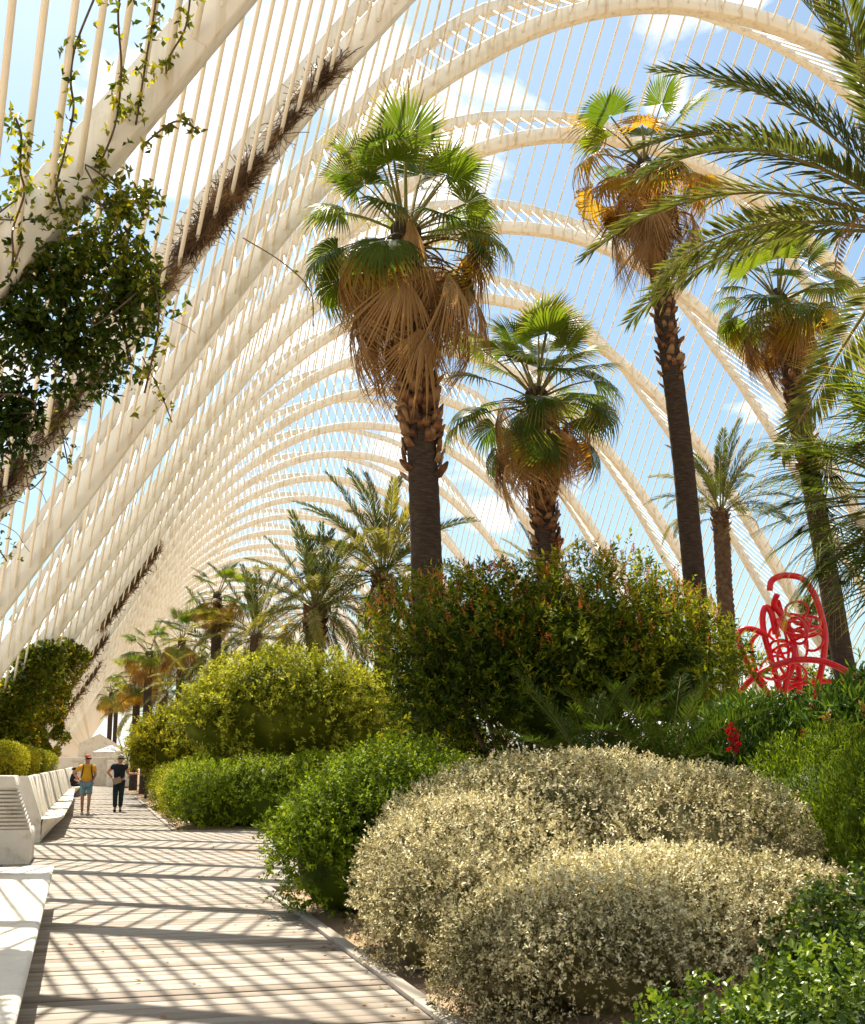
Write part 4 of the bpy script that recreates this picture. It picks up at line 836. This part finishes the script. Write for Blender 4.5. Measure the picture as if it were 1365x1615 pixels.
# ------------------------------------------------------------------ vines on the arches
def vine(name, label, blobs, n, mat, ll=.06, lw=.032, depth=.8, amp=.25, freq=3.0, seed=0, stems=(), sparse=(), loc=None, rl=0.0, group=None, core=0.0):
    B = np.array(blobs); loc = loc or tuple(B[:, :3].mean(0)); t = thing(name, label, 'vine', loc, group); la = np.array(loc)
    P, O, rr = sample_blobs(blobs, n // 4, depth, amp, freq, None, 2.0, seed, .6)
    # thin out with clump noise so that gaps stay open
    keep = vnoise(P, 2.6, seed + 5) + rng.normal(size=len(P)) * .5 > -0.55; P = P[keep]; O = O[keep]
    P4 = np.repeat(P, 4, 0); a = rng.normal(size=P4.shape); D = unit(a + np.repeat(O, 4, 0) * .5 + [0, 0, -.35])
    Ln = ll * rng.uniform(.7, 1.3, len(P4)); rnd = np.clip(.35 + .2 * vnoise(P4, 1.5, seed) + rl * (P4[:, 2] - B[:, 2].mean()) + rng.normal(size=len(P4)) * .16, 0, 1)  # rl paints sunlight into the leaf colour: paler towards the top of the vine
    extra = []
    for s in sparse:                                    # leaves along a stem: (points, number, spread)
        S = spline(s[0], 80); ii = rng.integers(0, 80, s[1]); q = S[ii] + rng.normal(size=(s[1], 3)) * s[2]
        q4 = np.repeat(q, 4, 0); extra.append(q4)
        m = MB(); m.tube(spline(s[0], 40) - la, .009, 5); m.build('stem', M['stem'], t)
    if extra:
        E_ = np.vstack(extra); P4 = np.vstack([P4, E_]); D = np.vstack([D, unit(rng.normal(size=E_.shape) + [0, 0, -.2])]); Ln = np.r_[Ln, ll * rng.uniform(.7, 1.2, len(E_))]; rnd = np.r_[rnd, np.clip(.72 + rng.normal(size=len(E_)) * .25, 0, 1)]
    leaf_obj('leaves', P4, D, Ln, lw * rng.uniform(.8, 1.2, len(P4)), mat, t, rnd, oval=False, loc=loc, curl=.1)
    if core: core_obj(blobs, core, mat, t, loc, zmin=.1)
    for s in range(len(blobs) * 3):
        b = B[s % len(B)]; pts = [b[:3] + rng.normal(size=3) * b[3:6] * .5 for _ in range(4)]
        m = MB(); m.tube(spline(pts, 16) - la, .008, 5); m.build('stem', M['stem'], t)
    return t
def rodpt(n, a, f):                                     # point on the rod from the fixed arch n towards the camera
    p = on(LS, LA, np.array([a]))[0]; u = on(US, UA, np.array([a]))[0]
    return np.array([p[0] + (u[0] - p[0]) * f, YF(n) - .15 - 2.8 * f, p[1] + .1 + (u[1] - p[1]) * f])
aL = lambda x: float(np.interp(x - PX, LS[:, 0], LA))
sp = []
for x, f1, num in ((-.25, .75, 70), (.02, .95, 90), (-.55, .5, 40), (.3, .35, 30), (-.9, .4, 40)):
    a = aL(x); pts = [rodpt(1, a, f) + rng.normal(size=3) * .03 for f in np.linspace(0, f1, 7)]; sp.append((pts, num, .05))
sp.append(([(.1, 9.5, 6.7), (.35, 9.4, 6.9), (.55, 9.4, 6.85)], 16, .04)); sp.append(([(.15, 9.6, 5.8), (.3, 9.5, 5.2), (.22, 9.5, 4.5)], 40, .08))
vine('climbing_vine', 'dark leafy vine hanging from the nearest arch at the upper left', [(-.08, 9.62, 6.15, .42, .45, .42), (-.42, 9.7, 5.55, .55, .5, .55), (-.72, 9.75, 5.0, .5, .5, .6), (.02, 9.7, 5.3, .26, .35, .62), (-.35, 9.7, 4.85, .35, .4, .45), (-.80, 9.75, 4.25, .25, .3, .42), (-.75, 9.75, 5.9, .42, .4, .5)], 13000, M['lf_vine'], ll=.075, lw=.040, depth=.95, amp=.38, freq=3.6, seed=51, sparse=sp, rl=.26)
vine('climbing_vine', 'sparse vine shoots hanging below the brown tangle on the second arch', [(-.2, 15.3, 6.3, .22, .25, .3), (-.95, 15.3, 5.2, .2, .2, .3)], 260, M['lf_vine'], seed=52,
     sparse=[([(1.55, 15.2, 8.6), (2.1, 15.0, 8.2), (2.45, 14.9, 7.8), (2.5, 14.9, 7.3)], 5, .05), ([(.3, 15.3, 6.8), (.55, 15.2, 6.3), (.72, 15.2, 5.9)], 14, .05), ([(.1, 15.4, 6.9), (.02, 15.4, 6.4)], 30, .08), ([(-.7, 15.4, 5.9), (-.55, 15.4, 5.3)], 26, .07), ([(-1.3, 15.4, 4.9), (-1.35, 15.4, 4.3), (-1.2, 15.4, 4.0)], 30, .08)])
# vine mass over the feet of arches 5 to 7 on the left
vb = []
for n, a0, a1 in ((5, -1.5, -3.8), (6, -1.1, -3.8), (7, -1.6, -3.8)):
    for x in np.linspace(a0, a1, 5):
        p = on(LS, LA, np.array([aL(x)]))[0]; vb.append((p[0] - .05, YF(n) - .2, p[1] - .25, .75, .7, .75))
vine('climbing_vine', 'thick green and orange vine wrapping the arch feet left of the people', vb, 46000, M['lf_vine_or'], ll=.12, lw=.075, depth=.6, amp=.22, freq=1.5, seed=53, core=.55)
for n, a0, a1, lab in ((9, -1.9, -3.9, 'narrow vine on an arch foot behind the orange vine'), (11, -2.2, -4.0, 'farther narrow vine on an arch foot near the path end'), (14, -2.2, -4.0, 'farthest vine strip on an arch foot at the path end')):
    vine('climbing_vine', lab, [(on(LS, LA, np.array([aL(x)]))[0][0], YF(n) - .2, on(LS, LA, np.array([aL(x)]))[0][1], .42, .5, .5) for x in np.linspace(a0, a1, 4)], 7000, M['lf_vine_or'], ll=.14, lw=.09, depth=.6, seed=54 + n, core=.5)
vine('climbing_vine', 'small vine on the right foot of an arch behind the red sculpture', [(26.1, 39.4, 7.2, .5, .4, .9), (27.0, 39.4, 5.6, .5, .4, .9)], 2600, M['lf_vine'], ll=.12, lw=.07, seed=61)

def tangle(label, n, x0, x1, num, dens=None, h=.26, rad=.006, seg=.45, seed=0, wisps=0):
    r = np.random.default_rng(seed); mid = on(LS, LA, np.array([aL((x0 + x1) / 2)]))[0]
    loc = np.array([mid[0], YF(n) - .25, mid[1]]); t = thing('dry_vine_tangle', label, 'vine', tuple(loc), 'dry brown vine tangles on the arches')
    a0, a1 = aL(x0), aL(x1); m = MB()
    for i in range(num):
        f = r.random() if dens is None else r.choice(dens) + r.normal() * .014
        f = min(1, max(0, f)); a = a0 + (a1 - a0) * f; c = on(LS, LA, np.array([a]))[0]; nn = nrm(LS, LA, np.array([a]))[0]
        p = np.array([c[0] + nn[0] * (hh := r.uniform(.10, .10 + h)), YF(n) - .17 - abs(r.normal()) * .05, c[1] + nn[1] * hh])
        d = on(LS, LA, np.array([a + .1]))[0] - c; tg = unit(np.array([d[0], 0, d[1]]))
        pts = [p]; v = unit(tg * r.choice([-1, 1]) + r.normal(size=3) * [.28, .1, .28])
        for _ in range(4): pts.append(pts[-1] + v * seg * r.uniform(.15, .4)); v = unit(v + r.normal(size=3) * [.35, .12, .35])
        q = np.array(pts); q[:, 1] = np.minimum(q[:, 1], YF(n) - .165)
        m.tube(q - loc, rad * r.uniform(.5, 1.6), 3, cap=False)
    for i in range(wisps):
        f = r.random(); a = a0 + (a1 - a0) * f; c = on(LS, LA, np.array([a]))[0]; p = np.array([c[0], YF(n) - .2, c[1] + .25]); pts = [p]; v = unit(r.normal(size=3) + [.6, -.3, .2])
        for _ in range(6): pts.append(pts[-1] + v * .13); v = unit(v + r.normal(size=3) * .25 + [0, 0, -.25])
        m.tube(spline(pts, 14) - loc, .005, 3, cap=False)
    m.build('twigs', M['twig'], t, kind='stuff')
tangle('brown tangle of dry vine stems clinging along the second arch', 2, -1.6, 3.5, 2300, dens=[.06, .12, .20, .26, .42, .46, .53, .55, .57, .59, .61, .63, .65, .67, .56, .60, .64, .76, .85, .88], h=.17, rad=.005, seg=.34, seed=71, wisps=14)
tangle('short dark strip of dry vine high on a far arch leg', 8, .15, 2.35, 620, h=.34, rad=.012, seg=.4, seed=72)
tangle('long dark strip of dry vine low on a far arch leg', 9, -2.6, .15, 800, h=.34, rad=.013, seg=.45, seed=73)
tangle('lower thin dark strip of dry vine on an arch leg near the path end', 11, -2.6, .0, 700, h=.32, rad=.014, seg=.5, seed=74)

# fallen leaves along the deck
nl = 420; fxs = np.concatenate([rng.uniform(-.3, 2.1, 150), 2.08 - np.abs(rng.normal(size=170)) * .16, rng.uniform(2.25, 2.9, 100)]); fys = rng.uniform(6, 30, nl)
fxs = np.where((fys > 15.6) & (fys < 28.4), rng.uniform(-.3, 6, nl), fxs); fz = np.where(fxs > 2.22, ground_z(fxs, fys) + .03, .006)
Pf = np.stack([fxs, fys, fz], -1); Df = rng.normal(size=(nl, 3)) * [1, 1, .12]
fl = leaf_obj('fallen_leaves', Pf, Df, rng.uniform(.03, .075, nl), rng.uniform(.012, .03, nl), M['fan_dead'], None, up=4.0); fl['label'] = 'dry brown leaves scattered along the boardwalk edge'; fl['category'] = 'leaves'
# weld seams on the nearer arches
sm_me = None
def seam_mesh(a, depth_k):
    c = on(LS, LA, np.array([a]))[0]; n_ = nrm(LS, LA, np.array([a]))[0]; d = unit(on(LS, LA, np.array([a + .05]))[0] - c); m = MB(); rings = []
    for o_ in (-.012, .012):
        b = c + d * o_; e = .004; p0 = b - n_ * e; p1 = b + n_ * (.36 * depth_k + e); w = .15 * (1 + (depth_k - 1) * .6) + e
        rings.append(np.array([(p0[0] - PX, -w, p0[1]), (p1[0] - PX, -w, p1[1]), (p1[0] - PX, w, p1[1]), (p0[0] - PX, w, p0[1])]))
    m.loft(rings); me = m.mesh('weld_seam'); me.materials.append(M['steel']); return me
fas = sorted([o for o in perg.children if o.name.startswith('fixed_arch')], key=lambda o: o.location.y)
for a in (-17.2, -12.4, -7.6, 0.0, 7.6, 12.4, 17.2):
    t_ = abs(a) / LA[-1]; me = seam_mesh(a, 1 + .4 * max(0, (t_ - .45) / .55) ** 1.3)
    for o in fas[:12]:
        q_ = bpy.data.objects.new('weld_seam', me); COL.objects.link(q_); q_.parent = o

# ------------------------------------------------------------------ red sculpture
sc_t = thing('red_sculpture', 'red painted sculpture of looping bent tubes above the oleander hedge', 'sculpture', (9.68, 15.13, 0.5))
sr = np.array([math.cos(R(-33)), math.sin(R(-33)), 0]); sb = np.array([-sr[1], sr[0], 0])
KZ = 18.35 / 1860 / 4.487
def sp2(pts, dz=0.0, n=50, closed=False, wob=0.0):
    P = []
    for i, p in enumerate(pts):
        dep = dz if len(p) == 2 else p[2]
        P.append(sr * (p[0] - 727) * KZ + sb * dep + np.array([0, 0, (965 - p[1]) * KZ + 2.03]))
    return spline(P, n, closed)
def rt(name, pts, r, dz=0.0, closed=False, n=50):
    m = MB(); m.tube(sp2(pts, dz, n, closed), r * 1.3, 10, closed=closed); m.build(name, M['red'], sc_t, smooth=True)
rt('tall_loop', [(600, 275), (610, 222), (640, 192), (700, 176), (790, 190), (835, 225), (872, 290), (902, 370), (925, 480), (935, 580), (925, 680), (905, 780), (880, 870), (850, 980), (820, 1100)], .036, 0.1)
rt('base_arch', [(330, 1060), (370, 980), (430, 900), (510, 840), (600, 795), (700, 765), (800, 757), (900, 770), (980, 800), (1050, 840), (1110, 885), (1160, 950)], .036, -.25)
rt('base_arch', [(640, 960, .2), (720, 910, .2), (800, 890, .25), (900, 882, .3), (1000, 886, .3), (1100, 905, .3), (1160, 960, .3)], .026)
rt('side_loop', [(580, 1010), (520, 915), (470, 850), (435, 770), (405, 690), (385, 610), (390, 560), (430, 538), (490, 545), (545, 575), (575, 600)], .034, -.1)
rt('side_loop', [(540, 900, .2), (490, 830, .2), (468, 740, .2), (458, 660, .2), (470, 600, .2), (505, 565, .15)], .024)
rt('upright_loop', [(630, 960), (600, 820), (575, 700), (552, 590), (543, 500), (550, 425), (572, 390), (600, 425), (615, 500), (622, 575)], .036, 0.02)
rt('upright_bar', [(650, 310, -.05), (622, 375, .0), (660, 440, .05), (700, 520, .08), (728, 600, .1), (738, 690, .1), (715, 790, .08), (675, 880, .05), (655, 960, .02)], .034)
rt('upright_bar', [(640, 330, .1), (605, 420, .12), (625, 500, .1), (640, 590, .1)], .028)
rt('upright_bar', [(735, 640, .22), (748, 740, .22), (755, 840, .2), (750, 960, .2)], .032)
rt('upright_bar', [(648, 340, .2), (670, 430, .15), (690, 500, .1), (712, 580, .05)], .028)
srng = np.random.default_rng(5)
for c, rr_, dz in (((765, 410), (72, 50), .12), ((812, 512), (98, 62), .0), ((650, 655), (68, 38), .1), ((600, 790), (88, 82), .15), ((700, 830), (98, 62), -.05), ((862, 625), (58, 62), .2), ((742, 520), (92, 78), -.12), ((660, 610), (30, 130), .05), ((770, 640), (50, 110), .15), ((640, 835), (50, 50), -.12), ((800, 480), (55, 35), .2), ((700, 560), (120, 60), .0), ((760, 560), (60, 90), -.1), ((690, 760), (60, 110), .1), ((820, 560), (90, 30), .1), ((660, 720), (80, 70), -.15)):
    th0 = srng.uniform(0, 6.28); tl = srng.uniform(-.4, .4)
    pts = [(c[0] + rr_[0] * math.cos(a + th0) + tl * rr_[1] * math.sin(a + th0) * .6, c[1] + rr_[1] * math.sin(a + th0), dz + .18 * math.sin(a + th0 * 2)) for a in np.linspace(0, 6.28, 12, endpoint=False)]
    rt('scribble_ring', pts, .016, closed=True, n=40)
m = MB(); m.box((0, 0, .8), (2.0, 1.1, 1.6), rot=[[sr[0], sb[0], 0], [sr[1], sb[1], 0], [0, 0, 1]]); bevel_obj(m.build('plinth', M['concrete'], sc_t), .02)

# ------------------------------------------------------------------ people
def skin_mesh(verts, edges, radii, root=0, sub=2):
    me = bpy.data.meshes.new('tmp'); me.from_pydata([tuple(v) for v in verts], edges, []); me.update()
    o = bpy.data.objects.new('tmp', me); COL.objects.link(o)
    md = o.modifiers.new('skin', 'SKIN'); md.use_smooth_shade = True
    for i, r in enumerate(radii):
        sv = me.skin_vertices[0].data[i]; sv.radius = r if isinstance(r, tuple) else (r, r); sv.use_root = (i == root)
    o.modifiers.new('sub', 'SUBSURF').levels = sub
    dg = bpy.context.evaluated_depsgraph_get(); out = bpy.data.meshes.new_from_object(o.evaluated_get(dg)); bpy.data.objects.remove(o); bpy.data.meshes.remove(me)
    for p in out.polygons: p.use_smooth = True
    return out
J = ['pelvis', 'waist', 'chest', 'neck', 'head0', 'head1', 'crown', 'shL', 'elL', 'wrL', 'shR', 'elR', 'wrR', 'hiL', 'knL', 'anL', 'toL', 'hiR', 'knR', 'anR', 'toR']
ED = [(0, 1), (1, 2), (2, 3), (3, 4), (4, 5), (5, 6), (2, 7), (7, 8), (8, 9), (2, 10), (10, 11), (11, 12), (0, 13), (13, 14), (14, 15), (15, 16), (0, 17), (17, 18), (18, 19), (19, 20)]
RAD = {'pelvis': (.15, .12), 'waist': (.15, .115), 'chest': (.17, .12), 'neck': .055, 'head0': .07, 'head1': (.082, .098), 'crown': .06, 'shL': .062, 'elL': .044, 'wrL': .03, 'shR': .062, 'elR': .044, 'wrR': .03, 'hiL': .092, 'knL': .06, 'anL': .04, 'toL': .035, 'hiR': .092, 'knR': .06, 'anR': .04, 'toR': .035}
def hand(parent, wrist, direction, palm_n, curl=.5, mat=None):
    d = unit(np.array(direction, float)); nrm_ = unit(np.array(palm_n, float)); s = np.cross(d, nrm_); m = MB()
    w = np.array(wrist, float)
    m.tube([w - d * .02, w + d * .03, w + d * .085], [.026, .036, .034], 8)
    for k_, (o_, l_) in enumerate(((-.030, .072), (-.010, .082), (.010, .078), (.030, .062))):
        b = w + d * .08 + s * o_; v = d.copy(); pts = [b]
        for j in range(3): v = unit(v + nrm_ * curl * .55); pts.append(pts[-1] + v * l_ / 3)
        m.tube(pts, [.0095, .009, .0085, .007], 6)
    b = w + d * .03 - s * .034; v = unit(d * .6 - s * .8); pts = [b]
    for j in range(3): v = unit(v + d * .3 + nrm_ * curl * .2); pts.append(pts[-1] + v * .024)
    m.tube(pts, [.012, .011, .010, .008], 6)
    m.build('hand', mat or M['skin'], parent, smooth=True)
def person(label, loc, rotz, pose, sc=1.0, shirt=None, legs=None, leg_long=True, sleeve=.55, hat=None, hair=None, shoe=None, belly=0.0, headyaw=0.0, seated=False, group=None):
    t = thing('person', label, 'person', loc, group, rotz); t.scale = (sc, sc, sc)
    V = [np.array(pose[j], float) for j in J]; Rd = [RAD[j] for j in J]
    Rd[1] = (.15, .115 + belly)
    body = link('body', skin_mesh(V, ED, Rd), M['skin'], t)
    P = dict(zip(J, V))
    # shirt: torso and sleeves, a little larger than the body
    sv = [P['pelvis'] * [1, 1, 1] + [0, 0, .0], P['waist'], P['chest'], P['chest'] * .35 + P['neck'] * .65, P['shL'], P['shL'] * (1 - sleeve) + P['elL'] * sleeve, P['shR'], P['shR'] * (1 - sleeve) + P['elR'] * sleeve]
    link('shirt', skin_mesh(sv, [(0, 1), (1, 2), (2, 3), (2, 4), (4, 5), (2, 6), (6, 7)], [(.185, .155), (.18, .145 + belly), (.19, .145), .075, .085, .075, .085, .075]), shirt, t)
    lv = [P['pelvis'] + [0, 0, .02]]; le = []; lr = [(.165, .135)]
    for s in 'LR':
        k0 = len(lv)
        if leg_long: lv += [P['hi' + s], P['kn' + s], P['an' + s] + [0, 0, .03]]; lr += [.108, .082, .07]; le += [(0, k0), (k0, k0 + 1), (k0 + 1, k0 + 2)]
        else: lv += [P['hi' + s], P['hi' + s] * .12 + P['kn' + s] * .88]; lr += [.112, .095]; le += [(0, k0), (k0, k0 + 1)]
    link('trousers' if leg_long else 'shorts', skin_mesh(lv, le, lr), legs, t)
    for s in 'LR':
        a, b = P['an' + s], P['to' + s]; d = unit((b - a) * [1, 1, 0]); m = MB()
        base = a * [1, 1, 0] + [0, 0, a[2] - .055]
        m.tube([base - d * .06, base + d * .02, base + d * .12, base + d * .19], [.038, .046, .044, .03], 10); m.build('shoe', shoe, t, smooth=True)
    # head: face, hair or cap
    hx = P['head1']; c, s_ = math.cos(headyaw), math.sin(headyaw); F_ = np.array([s_, -c, 0]); S_ = np.array([c, s_, 0]); U_ = np.array([0, 0, 1.0])
    m = MB(); m.tube([hx + F_ * .09 + U_ * .015, hx + F_ * .125 - U_ * .03], [.012, .02], 8); m.build('nose', M['skin'], t, smooth=True)
    m = MB(); m.tube([hx + F_ * .088 - U_ * .065 + S_ * .025, hx + F_ * .095 - U_ * .065, hx + F_ * .088 - U_ * .065 - S_ * .025], .007, 6); m.build('mouth', M['cap'], t)
    for q in (-1, 1):
        m = MB(); m.tube([hx + S_ * q * .082 + U_ * .02 - F_ * .01, hx + S_ * q * .094 - U_ * .03 - F_ * .01], [.018, .012], 6); m.build('ear', M['skin'], t, smooth=True)
    m = MB(); m.tube([hx + S_ * x * .088 + F_ * (.098 - .05 * abs(x) ** 2) + U_ * .02 for x in np.linspace(-1, 1, 9)], .021, 8); m.build('sunglasses', M['glass_dark'], t, smooth=True)
    n_ = 12; ths = np.linspace(0.05, 1.75 if hair else 1.45, 8); phs = np.arange(n_) * 2 * math.pi / n_; rings = []
    for th in ths:
        rg = []
        for ph in phs:
            fr = math.cos(ph); rad = (.098 if hat else .106) * math.sin(th) * (1.0 if not hair or fr < .3 else (1 if th < 1.15 else .6)); z = .118 * math.cos(th)
            rg.append(hx + U_ * (.035 + z) + F_ * (rad * fr * 1.12 - .008) + S_ * rad * math.sin(ph))
        rings.append(np.array(rg))
    m = MB(); m.loft(rings); cap_o = m.build('cap' if hat else 'hair', hat or hair, t, smooth=True)
    if hat:
        m = MB(); m.loft([np.array([hx + F_ * (.09 + f * .09) + S_ * x * .085 * (1 - .35 * f) + U_ * (.065 - .02 * f + dz) for x, dz in ((-1, 0), (0, .012), (1, 0), (1, -.008), (0, .004), (-1, -.008))]) for f in (0, .5, 1)]); m.build('cap_peak', hat, cap_o)
    for s in 'LR':
        d = P['wr' + s] - P['el' + s]; hand(t, P['wr' + s], pose.get('hd' + s, d), pose.get('hn' + s, (0, -1, 0)), .5)
    return t, P
man_pose = dict(pelvis=(0, 0, .95), waist=(0, -.02, 1.12), chest=(0, 0, 1.36), neck=(0, 0, 1.5), head0=(.0, -.02, 1.57), head1=(.0, -.03, 1.65), crown=(0, -.02, 1.735),
    shL=(-.19, 0, 1.42), elL=(-.40, .12, 1.22), wrL=(-.22, .10, 1.02), shR=(.19, 0, 1.42), elR=(.24, .14, 1.18), wrR=(.16, .22, 1.0),
    hiL=(-.09, 0, .90), knL=(-.10, .02, .50), anL=(-.09, .07, .09), toL=(-.11, -.10, .04), hiR=(.09, 0, .90), knR=(.11, -.06, .50), anR=(.10, -.10, .09), toR=(.13, -.27, .04), hdL=(.6, -.3, -.4), hnL=(0, -1, .2))
man, mp_ = person('man in a yellow T-shirt, blue shorts and red cap walking with hand on hip', (-.22, 38.6, 0), R(-4), man_pose, 1.0, M['shirt_y'], M['shorts'], False, .6, hat=M['cap'], shoe=M['white_shoe'], belly=.05, headyaw=.55)
bp_ = thing('backpack', 'dark backpack worn by the man in the yellow T-shirt', 'backpack', (-.22, 38.6, 0))
m = MB(); m.tube([(0, .24, 1.0), (0, .26, 1.2), (0, .22, 1.42)], [.13, .15, .11], 12); m.build('pack', M['black'], bp_, smooth=True)
for s in (-1, 1):
    m = MB(); m.tube(spline([(s * .12, .16, 1.44), (s * .12, .02, 1.50), (s * .125, -.14, 1.40), (s * .14, -.17, 1.25), (s * .17, -.10, 1.12), (s * .15, .12, 1.05)], 24), .018, 6); m.build('strap', M['black'], bp_, smooth=True)
wom_pose = dict(pelvis=(0, 0, .92), waist=(0, 0, 1.08), chest=(0, 0, 1.30), neck=(.0, -.02, 1.43), head0=(.01, -.04, 1.49), head1=(.02, -.05, 1.56), crown=(.02, -.03, 1.64),
    shL=(-.18, 0, 1.36), elL=(-.36, .10, 1.17), wrL=(-.20, .06, .99), shR=(.18, 0, 1.36), elR=(.27, .02, 1.12), wrR=(.45, -.14, 1.13),
    hiL=(-.08, 0, .86), knL=(-.09, -.06, .48), anL=(-.08, -.04, .09), toL=(-.09, -.2, .04), hiR=(.09, 0, .86), knR=(.08, .0, .47), anR=(.07, .1, .09), toR=(.08, -.06, .04), hdL=(.5, -.3, -.5), hnL=(0, -1, .2), hdR=(1, -.3, .05), hnR=(0, 0, -1))
wom, wp_ = person('woman in a black top and dark trousers gesturing with one hand', (.78, 40.4, 0), R(-3), wom_pose, 1.06, M['black'], M['navy'], True, .5, hair=M['hair_grey'], shoe=M['glass_dark'], belly=.03, headyaw=.35)
bg_ = thing('shoulder_bag', 'beige patterned shoulder bag hanging at the hip of the woman in black', 'bag', (.78, 40.4, 0))
m = MB(); ca, sa = math.cos(.35), math.sin(.35); m.box((-.07, -.22, .98), (.26, .08, .19), rot=[[ca, 0, -sa], [0, 1, 0], [sa, 0, ca]]); bevel_obj(m.build('pouch', M['bag'], bg_), .02)
m = MB(); m.tube(spline([(-.16, -.2, 1.05), (0, -.185, 1.25), (.13, -.12, 1.45), (.16, .02, 1.52), (.1, .16, 1.4), (-.1, .2, 1.15), (-.19, .0, 1.0)], 30), .011, 6); m.build('strap', M['black'], bg_, smooth=True)
def sit(dx): return dict(pelvis=(0, 0, .52), waist=(.02, 0, .68), chest=(.05, 0, .92), neck=(.06, -.02, 1.06), head0=(.07, -.03, 1.12), head1=(.08, -.04, 1.19), crown=(.07, -.03, 1.27), shL=(.04, -.17, .97), elL=(.14, -.22, .74), wrL=(.32, -.16, .66), shR=(.04, .17, .97), elR=(.14, .2, .74), wrR=(.32, .14, .66), hiL=(.05, -.09, .50), knL=(.46, -.10, .49), anL=(.48, -.10, .09), toL=(.64, -.10, .04), hiR=(.05, .09, .50), knR=(.46, .10, .49), anR=(.50, .10, .09), toR=(.66, .10, .04))
person('seated person in dark clothes on the far bench, left of the man', (-1.02, 60.0, 0), R(0), sit(0), 1.0, M['black'], M['navy'], True, .9, hair=M['hair_dark'], shoe=M['glass_dark'], headyaw=1.2, group=None)
person('seated person on the far bench, half hidden by the elbow of the man', (-.98, 63.0, 0), R(0), sit(0), 1.0, M['black'], M['navy'], True, .5, hair=M['hair_dark'], shoe=M['glass_dark'], headyaw=1.2)
